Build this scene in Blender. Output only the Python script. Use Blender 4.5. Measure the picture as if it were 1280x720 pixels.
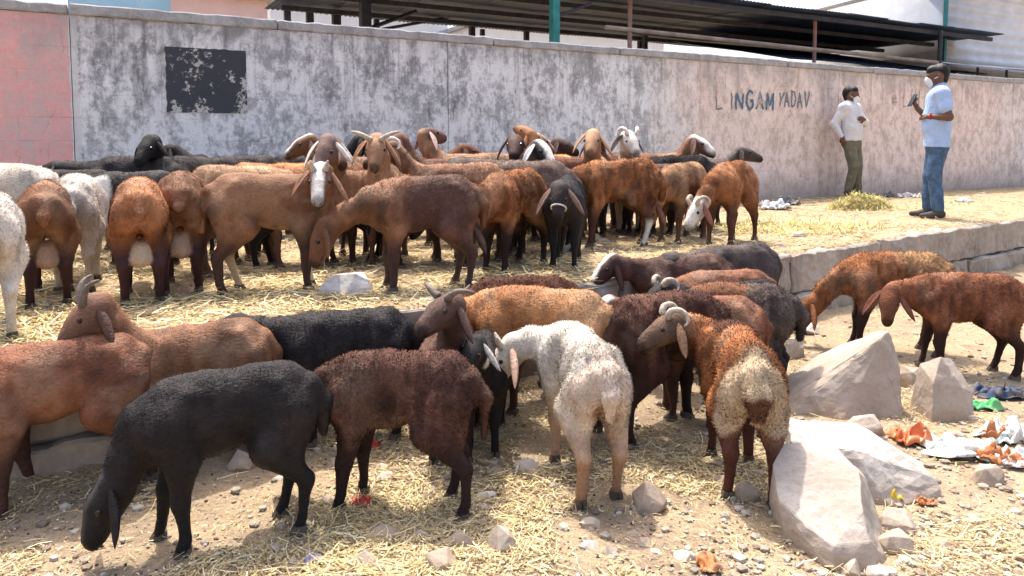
import bpy, bmesh, math, random
import numpy as np
from mathutils import Vector, Matrix, Quaternion, noise as mnoise

for o in list(bpy.data.objects):
    bpy.data.objects.remove(o, do_unlink=True)
scene = bpy.context.scene
COL = scene.collection
R = math.radians

# ------------------------------------------------------------------ camera
CAM_Z, PITCH, FPX, HORIZON = 1.27, R(4.0), 924.0, 181.0
CY = HORIZON + FPX * math.tan(PITCH)
cam_d = bpy.data.cameras.new('camera')
cam = bpy.data.objects.new('camera', cam_d)
COL.objects.link(cam)
cam.location = (0, 0, CAM_Z)
cam.rotation_euler = (math.pi / 2 - PITCH, 0, 0)
cam_d.sensor_width = 36.0
cam_d.lens = FPX / 1280 * 36.0
cam_d.shift_y = -(360 - CY) / 1280
cam_d.clip_start = 0.05
cam_d.clip_end = 2000
scene.camera = cam

# ------------------------------------------------------------------ sky, sun, exposure
SUN_EL, SUN_AZ = R(67), R(-20)        # azimuth from +Y towards +X
world = bpy.data.worlds.new('World')
scene.world = world
world.use_nodes = True
wn = world.node_tree
wn.nodes.clear()
sky = wn.nodes.new('ShaderNodeTexSky')
sky.sky_type = 'NISHITA'
sky.sun_disc = False
sky.sun_elevation = SUN_EL
sky.sun_rotation = SUN_AZ
sky.dust_density = 6.0
sky.air_density = 1.0
sky.ozone_density = 1.0
bg = wn.nodes.new('ShaderNodeBackground')
bg.inputs['Strength'].default_value = 0.15
wo = wn.nodes.new('ShaderNodeOutputWorld')
wn.links.new(sky.outputs[0], bg.inputs[0])
wn.links.new(bg.outputs[0], wo.inputs[0])
sun_d = bpy.data.lights.new('sun', 'SUN')
sun_d.energy = 2.05
sun_d.angle = R(0.6)
sun_d.color = (1.0, 0.95, 0.87)
sun = bpy.data.objects.new('sun', sun_d)
COL.objects.link(sun)
sdir = Vector((math.sin(SUN_AZ) * math.cos(SUN_EL), math.cos(SUN_AZ) * math.cos(SUN_EL), math.sin(SUN_EL)))
sun.rotation_euler = sdir.to_track_quat('Z', 'Y').to_euler()
sun.location = sdir * 30
scene.view_settings.view_transform = 'Standard'
scene.view_settings.look = 'None'
scene.view_settings.gamma = 1.0
scene.view_settings.use_curve_mapping = False
scene.view_settings.exposure = 1.52

# ------------------------------------------------------------------ layout helpers
T = 0.48                                # height of the terrace over the lower ground

def ray(x, y):
    cx, cy = (x - 640) / FPX, (CY - y) / FPX
    return Vector((cx, math.cos(PITCH) + cy * math.sin(PITCH), -math.sin(PITCH) + cy * math.cos(PITCH)))

def pix(x, y, z=0.0):
    d = ray(x, y)
    t = (z - CAM_Z) / d.z
    return Vector((0, 0, CAM_Z)) + d * t

def at(x, Y, z=0.0):
    dep = Y * math.cos(PITCH) + (CAM_Z - z) * math.sin(PITCH)
    return Vector(((x - 640) / FPX * dep, Y, z))

# terrace edge: a straight line; u along it, v behind it
E0 = pix(530, 385, T); E1 = pix(1280, 275, T)
EDIR = (E1 - E0).normalized(); ENRM = Vector((-EDIR.y, EDIR.x, 0))
E0.z = 0
def edge_v(x, y):
    return (x - E0.x) * ENRM.x + (y - E0.y) * ENRM.y
# boundary wall line
W0 = pix(100, 292, T); W1 = pix(1280, 233, T)
WDIR = (W1 - W0).normalized(); WNRM = Vector((-WDIR.y, WDIR.x, 0))   # points away from the camera
W0.z = 0
W_ANG = math.atan2(WDIR.y, WDIR.x)
WALL_H = 2.02
def wall_uz(x, y, back=0.0):
    """where the ray through pixel x, y meets the plane `back` metres behind the wall face: u along, z over terrace"""
    d = ray(x, y); o = Vector((0, 0, CAM_Z))
    p0 = W0 + WNRM * back
    t = (p0 - o).dot(WNRM) / d.dot(WNRM)
    p = o + d * t
    return (p - W0).dot(WDIR), p.z - T
def wall_pt(u, back, z):
    return W0 + WDIR * u + WNRM * back + Vector((0, 0, z))

def fbm(x, y, z=0.0, oct=3):
    return mnoise.fractal(Vector((x, y, z)), 1.0, 2.0, oct)

def ground_z(x, y):
    b = 0.014 * fbm(x * 2.3, y * 2.3, 1.7) + 0.006 * mnoise.noise(Vector((x * 11, y * 11, 4)))
    v = -edge_v(x, y)                    # soil washed up against the kerb foot
    if -.1 < v < .7:
        t = max(0.0, 1 - v / (.45 + .25 * fbm(x * 1.7, y * 1.7, 5)))
        b += t * t * (.05 + .05 * fbm(x * 2.6, y * 2.6, 12))
        if x < 0:
            b += .05 * min(1, -x / .5) * max(0.0, 1 - max(v - .03, 0) / .12) * max(.3, .85 + .5 * fbm(x * 3.1, y * 3.1, 21))
        b = min(b, T - .06)
    return b
def terrace_z(x, y):
    return T + 0.012 * fbm(x * 2.1, y * 2.1, 9.1) + 0.004 * mnoise.noise(Vector((x * 12, y * 12, 7)))

# ------------------------------------------------------------------ mesh helpers
def np_mesh(name, V, F, cols=None, smooth=True, cname='Col', n=None):
    """V (n,3), F (m,k) with k 3 or 4"""
    V = np.asarray(V, np.float32); F = np.asarray(F, np.int32)
    me = bpy.data.meshes.new(name)
    k = F.shape[1]
    me.vertices.add(len(V)); me.vertices.foreach_set('co', V.ravel())
    me.loops.add(F.size); me.loops.foreach_set('vertex_index', F.ravel())
    me.polygons.add(len(F))
    me.polygons.foreach_set('loop_start', np.arange(0, F.size, k, dtype=np.int32))
    me.update(calc_edges=True)
    me.polygons.foreach_set('use_smooth', np.full(len(F), smooth, bool))
    if cols is not None:
        at_ = me.color_attributes.new(cname, 'FLOAT_COLOR', 'POINT')
        c4 = np.ones((len(V), 4), np.float32); c4[:, :3] = cols
        at_.data.foreach_set('color', c4.ravel())
    if n is not None:
        me.normals_split_custom_set_from_vertices(np.asarray(n, np.float32))
    return me

def link(name, me, mat=None, parent=None, **props):
    o = bpy.data.objects.new(name, me)
    COL.objects.link(o)
    if mat is not None and me is not None:
        me.materials.clear(); me.materials.append(mat)
    if parent is not None:
        o.parent = parent
    for k, v in props.items():
        o[k] = v
    return o

def empty(name, loc, rz=0.0, label=None, category=None, group=None):
    o = bpy.data.objects.new(name, None)
    o.empty_display_size = 0.1
    COL.objects.link(o)
    o.location = loc; o.rotation_euler = (0, 0, rz)
    if label: o['label'] = label
    if category: o['category'] = category
    if group: o['group'] = group
    return o

class MB:
    def __init__(s): s.v = []; s.f = []
    def box(s, lo, hi, M=None):
        b = len(s.v)
        for z in (lo[2], hi[2]):
            for (x, y) in ((lo[0], lo[1]), (hi[0], lo[1]), (hi[0], hi[1]), (lo[0], hi[1])):
                p = Vector((x, y, z)); s.v.append(M @ p if M else p)
        for q in ((3, 2, 1, 0), (4, 5, 6, 7), (0, 1, 5, 4), (1, 2, 6, 5), (2, 3, 7, 6), (3, 0, 4, 7)):
            s.f.append([b + i for i in q])
        return s
    def tube(s, pts, rads, n=8, cap=True, flat=(1, 1)):
        b = len(s.v); pts = [Vector(p) for p in pts]
        prev = None
        for i, p in enumerate(pts):
            t = (pts[min(i + 1, len(pts) - 1)] - pts[max(i - 1, 0)]).normalized()
            ref = prev if prev is not None else (Vector((0, 0, 1)) if abs(t.z) < 0.9 else Vector((1, 0, 0)))
            a = (ref - t * ref.dot(t)).normalized(); prev = a
            c = t.cross(a)
            for j in range(n):
                th = 2 * math.pi * j / n
                s.v.append(p + (a * math.cos(th) * flat[0] + c * math.sin(th) * flat[1]) * rads[i])
        for i in range(len(pts) - 1):
            for j in range(n):
                j2 = (j + 1) % n
                s.f.append([b + i * n + j, b + i * n + j2, b + (i + 1) * n + j2, b + (i + 1) * n + j])
        if cap:
            s.f.append([b + j for j in range(n)][::-1])
            s.f.append([b + (len(pts) - 1) * n + j for j in range(n)])
        return s
    def mesh(s, name, smooth=False):
        me = bpy.data.meshes.new(name)
        me.from_pydata([tuple(v) for v in s.v], [], s.f)
        me.update()
        if smooth:
            me.polygons.foreach_set('use_smooth', np.full(len(me.polygons), True, bool))
        return me
    def build(s, name, mat, parent=None, smooth=False, bevel=0.0, **props):
        me = s.mesh(name, smooth)
        if bevel:
            bm = bmesh.new(); bm.from_mesh(me)
            bmesh.ops.bevel(bm, geom=bm.edges[:], offset=bevel, segments=1, affect='EDGES')
            bm.to_mesh(me); bm.free()
        return link(name, me, mat, parent, **props)

# ------------------------------------------------------------------ materials
class NT:
    def __init__(s, name):
        s.m = bpy.data.materials.new(name); s.m.use_nodes = True
        s.t = s.m.node_tree; s.t.nodes.clear()
        s.out = s.t.nodes.new('ShaderNodeOutputMaterial')
        s.p = s.t.nodes.new('ShaderNodeBsdfPrincipled')
        s.t.links.new(s.p.outputs[0], s.out.inputs[0])
        s.co = s.t.nodes.new('ShaderNodeTexCoord').outputs['Object']
        s.p.inputs['Specular IOR Level'].default_value = 0.25
    def l(s, a, b):
        if isinstance(a, (int, float)): b.default_value = a
        elif isinstance(a, tuple): b.default_value = (*a, 1) if len(a) == 3 and b.type == 'RGBA' else a
        else: s.t.links.new(a, b)
    def mapping(s, scale=(1, 1, 1), rot=(0, 0, 0), loc=(0, 0, 0), src=None):
        n = s.t.nodes.new('ShaderNodeMapping')
        n.inputs['Scale'].default_value = scale; n.inputs['Rotation'].default_value = rot
        n.inputs['Location'].default_value = loc
        s.l(src or s.co, n.inputs['Vector']); return n.outputs[0]
    def noise(s, scale, detail=4, rough=0.55, vec=None, dist=0.0):
        n = s.t.nodes.new('ShaderNodeTexNoise')
        n.inputs['Scale'].default_value = scale; n.inputs['Detail'].default_value = detail
        n.inputs['Roughness'].default_value = rough; n.inputs['Distortion'].default_value = dist
        s.l(vec or s.co, n.inputs['Vector']); return n.outputs['Fac']
    def voro(s, scale, vec=None, feature='F1', out='Distance', rnd=1.0):
        n = s.t.nodes.new('ShaderNodeTexVoronoi'); n.feature = feature
        n.inputs['Scale'].default_value = scale; n.inputs['Randomness'].default_value = rnd
        s.l(vec or s.co, n.inputs['Vector']); return n.outputs[out]
    def ramp(s, fac, stops):
        n = s.t.nodes.new('ShaderNodeValToRGB'); e = n.color_ramp.elements
        while len(e) < len(stops): e.new(0.5)
        for el, (p, c) in zip(e, stops):
            el.position = p
            el.color = (c, c, c, 1) if isinstance(c, (int, float)) else (*c, 1)
        s.l(fac, n.inputs[0]); return n.outputs[0]
    def mix(s, fac, a, b, mode='MIX'):
        n = s.t.nodes.new('ShaderNodeMix'); n.data_type = 'RGBA'; n.blend_type = mode
        s.l(fac, n.inputs[0]); s.l(a, n.inputs[6]); s.l(b, n.inputs[7]); return n.outputs[2]
    def math(s, op, a, b=0.0, clamp=False):
        n = s.t.nodes.new('ShaderNodeMath'); n.operation = op; n.use_clamp = clamp
        s.l(a, n.inputs[0]); s.l(b, n.inputs[1]); return n.outputs[0]
    def sep(s, vec=None):
        n = s.t.nodes.new('ShaderNodeSeparateXYZ'); s.l(vec or s.co, n.inputs[0]); return n.outputs
    def attr(s, name='Col'):
        n = s.t.nodes.new('ShaderNodeAttribute'); n.attribute_name = name; return n.outputs['Color']
    def rand(s):
        return s.t.nodes.new('ShaderNodeObjectInfo').outputs['Random']
    def bump(s, h, strength=0.5, dist=0.01):
        n = s.t.nodes.new('ShaderNodeBump'); n.inputs['Strength'].default_value = strength
        n.inputs['Distance'].default_value = dist
        s.l(h, n.inputs['Height']); s.t.links.new(n.outputs[0], s.p.inputs['Normal'])
    def done(s, color, rough=0.85, metal=0.0):
        s.l(color, s.p.inputs['Base Color']); s.l(rough, s.p.inputs['Roughness'])
        s.l(metal, s.p.inputs['Metallic']); return s.m

def simple(name, col, rough=0.8, var=0.25, scale=12, bump=0.0, metal=0.0):
    n = NT(name)
    f = n.noise(scale, 5)
    c = n.mix(n.ramp(f, [(0.3, 0.0), (0.7, 1.0)]), tuple(x * (1 - var) for x in col), tuple(min(1, x * (1 + var)) for x in col))
    if bump: n.bump(f, bump)
    return n.done(c, rough, metal)

M = {}
# dirt with chaff, dung and pale dust
def earth(name, dust, straw, dung, seed):
    n = NT(name)
    w = n.mapping(loc=(seed, seed * 2, 0))
    big = n.noise(0.9, 4, 0.6, w)
    mid = n.noise(5.0, 5, 0.65, w)
    fine = n.noise(60, 4, 0.7, w)
    st1 = n.noise(30, 3, 0.6, n.mapping(scale=(1, 6, 1), rot=(0, 0, 0.6), loc=(seed, 0, 0)))
    st2 = n.noise(30, 3, 0.6, n.mapping(scale=(6, 1, 1), rot=(0, 0, 0.3), loc=(0, seed, 0)))
    chaff = n.math('MAXIMUM', st1, st2)
    c = n.mix(n.ramp(mid, [(0.35, 0.0), (0.62, 1.0)]), dust, tuple(x * 0.72 for x in dust))
    c = n.mix(n.math('MULTIPLY', n.ramp(chaff, [(0.52, 0.0), (0.66, 1.0)]), n.ramp(big, [(0.35, 0.35), (0.6, 1.0)])), c, straw)
    patch = n.math('MULTIPLY', n.ramp(n.noise(2.2, 6, 0.7, n.mapping(loc=(seed * 3, 1, 2))), [(0.52, 0.0), (0.66, 1.0)]), 0.75)
    c = n.mix(patch, c, dung)
    c = n.mix(n.ramp(fine, [(0.3, 0.5), (0.55, 0.0)]), c, tuple(x * 0.45 for x in dust))
    n.bump(n.math('ADD', n.math('MULTIPLY', chaff, 0.8), n.math('ADD', mid, n.math('MULTIPLY', fine, 0.5))), 0.7, 0.02)
    return n.done(c, 0.95)
M['ground'] = earth('dusty_ground', (0.37, 0.275, 0.185), (0.54, 0.42, 0.22), (0.17, 0.125, 0.095), 3.1)
M['terrace'] = earth('terrace_ground', (0.42, 0.31, 0.20), (0.60, 0.46, 0.22), (0.19, 0.135, 0.095), 8.7)

def concrete(name, col, dark, scale=3.0):
    n = NT(name)
    a = n.noise(scale, 7, 0.65); b = n.noise(scale * 9, 5, 0.6)
    v = n.noise(2.0, 4, 0.6, n.mapping(scale=(3, 3, 0.5)))
    c = n.mix(n.ramp(a, [(0.35, 0.0), (0.65, 1.0)]), col, dark)
    c = n.mix(n.ramp(b, [(0.45, 0.0), (0.75, 0.6)]), c, tuple(x * 1.2 for x in col))
    c = n.mix(n.ramp(v, [(0.5, 0.0), (0.75, 0.5)]), c, tuple(x * 0.6 for x in dark))
    n.bump(n.math('ADD', a, b), 0.5, 0.015)
    return n.done(c, 0.9)
M['kerb'] = concrete('kerb_concrete', (0.40, 0.345, 0.29), (0.23, 0.19, 0.155), 2.2)
M['coping'] = concrete('coping_concrete', (0.42, 0.41, 0.41), (0.25, 0.245, 0.24))
def stone(name, col, dark):
    n = NT(name)
    r = n.rand()
    off = n.t.nodes.new('ShaderNodeVectorMath'); off.operation = 'ADD'
    n.l(n.co, off.inputs[0]); cmb = n.t.nodes.new('ShaderNodeCombineXYZ')
    n.l(n.math('MULTIPLY', r, 37.0), cmb.inputs[0]); n.l(cmb.outputs[0], off.inputs[1]); w = off.outputs[0]
    a = n.noise(4, 6, 0.65, w); b = n.noise(45, 4, 0.6, w)
    c = n.mix(n.ramp(a, [(0.35, 0.0), (0.65, 1.0)]), col, dark)
    c = n.mix(n.ramp(b, [(0.5, 0.0), (0.75, 0.45)]), c, tuple(x * 0.5 for x in dark))
    c = n.mix(n.math('MULTIPLY', r, 0.4), c, (0.36, 0.25, 0.16))
    z = n.sep()[2]
    soil = n.math('SUBTRACT', 1.0, n.math('DIVIDE', n.math('ADD', z, n.math('MULTIPLY', n.math('SUBTRACT', a, .5), .25)), .07), clamp=True)
    c = n.mix(n.math('MULTIPLY', soil, .65), c, (.33, .235, .15))
    pit = n.noise(130, 3, .6, w)
    c = n.mix(n.ramp(pit, [(.58, 0.0), (.72, .5)]), c, tuple(x * .55 for x in dark))
    n.bump(n.math('ADD', a, n.math('MULTIPLY', b, 0.4)), 0.6, 0.012)
    return n.done(c, 0.9)
M['stone'] = stone('granite_boulder', (0.43, 0.39, 0.35), (0.33, 0.29, 0.25))
M['stone_dusty'] = stone('dusty_stone', (0.44, 0.375, 0.31), (0.30, 0.245, 0.20))
M['stone_white'] = stone('white_stone', (0.78, 0.75, 0.71), (0.62, 0.58, 0.54))
# ================================================================== SETTING
def spaced(lo, hi, f0, f1, step, grow=1.35):
    a = list(np.arange(f0, f1 + 1e-6, step)); s = step
    x = a[-1]
    while x < hi: s *= grow; x += s; a.append(x)
    s = step; x = a[0]; pre = []
    while x > lo: s *= grow; x -= s; pre.append(x)
    return np.array(pre[::-1] + a)
def grid_mesh(name, A, B, fn):
    na, nb = len(A), len(B)
    V = [fn(a, b) for a in A for b in B]
    i = np.arange(na - 1)[:, None] * nb + np.arange(nb - 1)[None, :]
    i = i.ravel()
    F = np.stack([i, i + nb, i + nb + 1, i + 1], 1)
    return np_mesh(name, V, F)

def g_fn(x, y):
    near = max(0.0, 1 - max(abs(x) - 6, 0) / 6) * max(0.0, 1 - max(y - 8, 0) / 6)
    return (x, y, ground_z(x, y) * near)
link('ground', grid_mesh('ground', spaced(-300, 300, -2.6, 5.6, 0.035), spaced(-40, 500, 1.6, 6.6, 0.035), g_fn), M['ground'], kind='structure')

def t_fn(u, v):
    p = E0 + EDIR * u + ENRM * v
    near = max(0.0, 1 - max(v - 6, 0) / 4)
    z = T + (terrace_z(p.x, p.y) - T) * near
    lip = .045 + .05 * fbm(u * 2.4, 3.3) + .02 * mnoise.noise(Vector((u * 11, 0, 2)))
    if v < lip: z = min(z, T - 0.03)
    elif v < .2: z = max(z, T + .010 + .006 * mnoise.noise(Vector((u * 14, v * 14, 0))))
    return (p.x, p.y, z)
link('terrace_ground', grid_mesh('terrace_ground', spaced(-40, 80, -3.2, 10.0, 0.05), np.concatenate([np.arange(0.0, .2, .02), spaced(.2, 260, 0.2, 5.0, 0.05)[0 if True else 1:]]), t_fn), M['terrace'], kind='structure')

# retaining kerb: two courses of cast concrete blocks, joints open
rng = random.Random(5)
kerb = empty('retaining_kerb', E0, math.atan2(EDIR.y, EDIR.x)); kerb['kind'] = 'structure'
def rough_block(x0, x1, y0, y1, z0, z1, seed, amp=0.008):
    bm = bmesh.new()
    bmesh.ops.create_cube(bm, size=1.0)
    for v in bm.verts:
        v.co = Vector((x0 + (v.co.x + .5) * (x1 - x0), y0 + (v.co.y + .5) * (y1 - y0), z0 + (v.co.z + .5) * (z1 - z0)))
    bmesh.ops.bevel(bm, geom=bm.edges[:], offset=0.012, segments=1, affect='EDGES')
    long_e = [e for e in bm.edges if e.calc_length() > 0.3]
    bmesh.ops.subdivide_edges(bm, edges=long_e, cuts=15, use_grid_fill=True)
    mid_e = [e for e in bm.edges if e.calc_length() > 0.12]
    bmesh.ops.subdivide_edges(bm, edges=mid_e, cuts=3, use_grid_fill=True)
    for v in bm.verts:
        q = v.co * 9 + Vector((seed, 0, 0))
        v.co += Vector((mnoise.noise(q), mnoise.noise(q + Vector((9, 3, 1))), mnoise.noise(q + Vector((3, 9, 7))))) * amp * 2
    me = bpy.data.meshes.new('block'); bm.to_mesh(me); bm.free()
    return me
for (z0, z1, yf, yb) in ((-0.08, 0.185, -0.045, 0.16), (0.19, T + 0.004, 0.0, 0.16)):
    u = -4.0 + rng.random() * 0.4
    while u < 12:
        L = rng.uniform(1.0, 1.75)
        j = rng.uniform(-0.014, 0.014)
        link('block', rough_block(u, u + L - rng.uniform(0.006, 0.02), yf + j, yb, z0, z1 + rng.uniform(-0.012, 0.004), rng.random() * 90, 0.013), M['kerb'], kerb)
        u += L

# ------------------------------------------------------------------ boundary wall
def wall_mat():
    n = NT('old_whitewashed_wall')
    x, y, z = n.sep()
    u_pink = wall_uz(90, 100)[0]; u_mid0 = wall_uz(800, 150)[0]; u_mid1 = wall_uz(880, 150)[0]; u_end = wall_uz(1235, 150)[0]
    streak = n.noise(1.0, 7, 0.68, n.mapping(scale=(2.6, 1, 1.3)))
    blot = n.noise(2.2, 9, 0.72)
    fine = n.noise(16, 6, 0.7)
    vfine = n.noise(70, 3, 0.6)
    warp = n.math('MULTIPLY', n.math('SUBTRACT', blot, 0.5), 1.6)
    # whitewash, flaking off grey cement
    mid = n.noise(8.5, 10, 0.8, n.mapping(scale=(1, 1, 0.7), loc=(1, 0, 7)))
    flake = n.math('ADD', n.math('ADD', n.math('MULTIPLY', streak, 0.34), n.math('MULTIPLY', mid, 0.46)), n.math('ADD', n.math('MULTIPLY', blot, 0.22), n.math('MULTIPLY', fine, 0.22)))
    ww = n.mix(n.ramp(fine, [(0.3, 0.0), (0.7, 1.0)]), (0.70, 0.695, 0.70), (0.86, 0.855, 0.85))
    cem = n.mix(n.ramp(fine, [(0.35, 0.0), (0.65, 1.0)]), (0.24, 0.24, 0.25), (0.42, 0.42, 0.435))
    c_white = n.mix(n.ramp(flake, [(0.60, 0.0), (0.665, 0.9)]), ww, cem)
    mould = n.noise(1.0, 8, 0.75, n.mapping(scale=(3.4, 1, 1.1), loc=(4, 0, 2)))
    c_white = n.mix(n.ramp(n.math('ADD', mould, n.math('MULTIPLY', fine, 0.2)), [(0.61, 0.0), (0.76, 0.85)]), c_white, (0.12, 0.115, 0.115))
    drip = n.noise(1.0, 5, 0.6, n.mapping(scale=(11, 1, 0.32), loc=(2, 0, 5)))
    hang = n.math('DIVIDE', n.math('SUBTRACT', z, n.math('MULTIPLY', streak, 1.9)), 0.9, clamp=True)
    c_white = n.mix(n.math('MULTIPLY', n.ramp(n.math('ADD', n.math('MULTIPLY', drip, .7), n.math('MULTIPLY', mid, .3)), [(0.52, 0.0), (0.64, 0.75)]), hang), c_white, (0.10, 0.095, 0.095))
    wv = n.t.nodes.new('ShaderNodeTexNoise'); wv.inputs['Scale'].default_value = 2.5; wv.inputs['Detail'].default_value = 5; n.l(n.co, wv.inputs['Vector'])
    wa = n.t.nodes.new('ShaderNodeVectorMath'); wa.operation = 'MULTIPLY_ADD'; n.l(wv.outputs['Color'], wa.inputs[0]); wa.inputs[1].default_value = (.5, .5, .5); n.l(n.co, wa.inputs[2])
    crk = n.voro(1.1, wa.outputs[0], 'DISTANCE_TO_EDGE')
    # bare tan plaster
    tan = n.mix(n.ramp(fine, [(0.3, 0.0), (0.7, 1.0)]), (0.78, 0.625, 0.55), (0.85, 0.725, 0.66))
    tan = n.mix(n.ramp(flake, [(0.60, 0.0), (0.70, 0.6)]), tan, (0.58, 0.45, 0.375))
    tan = n.mix(n.ramp(mould, [(0.63, 0.0), (0.76, 0.65)]), tan, (0.40, 0.30, 0.24))
    tan = n.mix(n.ramp(blot, [(0.58, 0.0), (0.72, 0.55)]), tan, (0.78, 0.72, 0.67))
    tan = n.mix(n.ramp(mid, [(0.49, 0.0), (0.62, 0.7)]), tan, (0.48, 0.355, 0.285))
    tan = n.mix(n.ramp(n.noise(3.1, 7, 0.7, n.mapping(scale=(1.6, 1, .8), loc=(9, 0, 4))), [(0.50, 0.0), (0.64, 0.65)]), tan, (0.40, 0.30, 0.245))
    tan = n.mix(n.math('MULTIPLY', n.ramp(drip, [(0.54, 0.0), (0.66, 0.55)]), hang), tan, (0.30, 0.23, 0.19))
    # pink lime wash
    pink = n.mix(n.ramp(fine, [(0.3, 0.0), (0.7, 1.0)]), (0.72, 0.34, 0.32), (0.80, 0.44, 0.41))
    pink = n.mix(n.ramp(mid, [(0.50, 0.0), (0.62, 0.55)]), pink, (0.60, 0.40, 0.38))
    pink = n.mix(n.ramp(flake, [(0.58, 0.0), (0.68, 0.8)]), pink, (0.55, 0.44, 0.41))
    def step(a, b):
        return n.math('DIVIDE', n.math('SUBTRACT', n.math('ADD', x, warp), a), b - a, clamp=True)
    c = n.mix(step(u_mid0, u_mid1), c_white, tan)
    c = n.mix(step(u_end - 0.3, u_end + 1.2), c, n.mix(0.55, c_white, tan))
    pk = n.math('LESS_THAN', n.math('ADD', x, n.math('MULTIPLY', n.math('SUBTRACT', fine, 0.5), 0.06)), u_pink - 0.01)
    c = n.mix(pk, c, pink)
    # limewash line left where the two colours meet
    ln = n.math('LESS_THAN', n.math('ABSOLUTE', n.math('SUBTRACT', n.math('ADD', x, n.math('MULTIPLY', n.math('SUBTRACT', fine, 0.5), 0.07)), u_pink + 0.02)), 0.035)
    c = n.mix(n.math('MULTIPLY', ln, 0.75), c, (0.66, 0.63, 0.62))
    # splashed earth along the foot, grime under the coping
    foot = n.math('SUBTRACT', 1.0, n.math('DIVIDE', n.math('ADD', z, n.math('MULTIPLY', n.math('SUBTRACT', blot, 0.5), 0.7)), 0.42), clamp=True)
    c = n.mix(n.math('MULTIPLY', foot, 0.6), c, (0.33, 0.26, 0.21))
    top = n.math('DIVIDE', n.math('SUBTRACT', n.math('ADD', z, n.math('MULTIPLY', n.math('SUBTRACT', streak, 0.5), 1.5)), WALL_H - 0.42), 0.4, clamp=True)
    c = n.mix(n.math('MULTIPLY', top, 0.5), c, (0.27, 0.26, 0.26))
    c = n.mix(n.math('MULTIPLY', n.ramp(crk, [(0.0, 1.0), (0.008, 0.0)]), n.ramp(blot, [(.50, 0.0), (.62, .45)])), c, (0.13, 0.12, 0.115))
    # faint block courses under the plaster
    br = n.t.nodes.new('ShaderNodeTexBrick')
    br.inputs['Scale'].default_value = 1.0; br.inputs['Brick Width'].default_value = 0.42; br.inputs['Row Height'].default_value = 0.205
    br.inputs['Mortar Size'].default_value = 0.009; br.inputs['Mortar Smooth'].default_value = 0.6
    n.l(n.mapping(rot=(R(90), 0, 0)), br.inputs['Vector'])
    joint = br.outputs['Fac']
    c = n.mix(n.math('MULTIPLY', joint, n.ramp(blot, [(0.48, 0.0), (0.66, 0.22)])), c, (0.22, 0.2, 0.19))
    h = n.math('ADD', n.math('MULTIPLY', fine, 0.6), n.math('SUBTRACT', n.math('MULTIPLY', flake, -0.5), n.math('MULTIPLY', joint, n.ramp(blot, [(0.45, 0.0), (0.65, 0.2)]))))
    n.bump(n.math('ADD', h, n.math('MULTIPLY', vfine, 0.15)), 0.8, 0.03)
    return n.done(c, 0.92)
M['wall'] = wall_mat()
wall = empty('boundary_wall', W0 + Vector((0, 0, T)), W_ANG, 'long old boundary wall, pink at its end, whitewashed then bare plaster', 'wall')
def panel_mesh(u0, u1, z0, z1, thick, seed):
    A = np.arange(u0, u1, 0.16); A = np.append(A, u1)
    B = np.linspace(z0, z1, 14)
    V = []; 
    for a in A:
        for b in B:
            V.append((a, 0.012 * mnoise.noise(Vector((a * 1.4 + seed, b * 1.7, 0))) - 0.004, b))
    na, nb = len(A), len(B)
    i = (np.arange(na - 1)[:, None] * nb + np.arange(nb - 1)[None, :]).ravel()
    F = [list(q) for q in np.stack([i, i + nb, i + nb + 1, i + 1], 1)]
    k = len(V)
    V += [(u0, thick, z0), (u1, thick, z0), (u1, thick, z1), (u0, thick, z1)]
    F += [[k + 1, k, k + 3, k + 2]]
    F += [[k, *range(0, nb), k + 3]][:1]
    F += [[k + 2, *range(na * nb - 1, (na - 1) * nb - 1, -1), k + 1]]
    F += [[k + 3, *[a * nb + nb - 1 for a in range(na)], k + 2]]
    me = bpy.data.meshes.new('wall_panel'); me.from_pydata(V, [], F); me.update()
    return me
u_pink = wall_uz(90, 100)[0]; u_j = wall_uz(1047, 150)[0]; u_j2 = wall_uz(560, 150)[0]
cuts = [-7.0, u_pink, u_j2, u_j, 20.0]
rng = random.Random(2)
for a, b in zip(cuts[:-1], cuts[1:]):
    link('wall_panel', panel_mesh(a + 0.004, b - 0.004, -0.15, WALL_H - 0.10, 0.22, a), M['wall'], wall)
u = -7.0
while u < 20:
    L = rng.uniform(1.3, 2.4)
    if u < u_pink - 0.05 and u + L > u_pink: L = u_pink - u
    me = rough_block(u, u + L - 0.012, -0.028 + rng.uniform(-.008, .008), 0.245, WALL_H - 0.098, WALL_H + rng.uniform(-0.012, 0.006), u * 3, 0.006)
    link('coping_slab', me, M['coping'], wall)
    u += L
# black painted rectangle, flaking
def flake_mat(name, paint, under, lo, hi, scale=9):
    n = NT(name)
    a = n.noise(2.6, 8, 0.75); b = n.noise(scale * 3, 5, 0.7)
    f = n.math('ADD', n.math('MULTIPLY', a, 0.75), n.math('MULTIPLY', b, 0.25))
    c = n.mix(n.ramp(f, [(lo, 0.0), (hi, 1.0)]), paint, under)
    n.bump(b, 0.4, 0.01)
    return n.done(c, 0.9)
M['black_paint'] = flake_mat('flaking_black_paint', (0.055, 0.06, 0.07), (0.50, 0.48, 0.44), 0.535, 0.56)
ua, za = wall_uz(206, 58); ub, zb = wall_uz(309, 142)
NA, NB = 40, 30
V = []; F = []
for i in range(NA + 1):
    for j in range(NB + 1):
        uu = ua + (ub - ua) * i / NA; zz = zb + (za - zb) * j / NB
        if i in (0, NA): uu += 0.012 * mnoise.noise(Vector((zz * 14, i, 0)))
        if j in (0, NB): zz += 0.012 * mnoise.noise(Vector((uu * 14, j, 5)))
        V.append((uu, 0.012 * mnoise.noise(Vector((uu * 1.4 + u_pink, zz * 1.7, 0))) - 0.004 - 0.005, zz))
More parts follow.
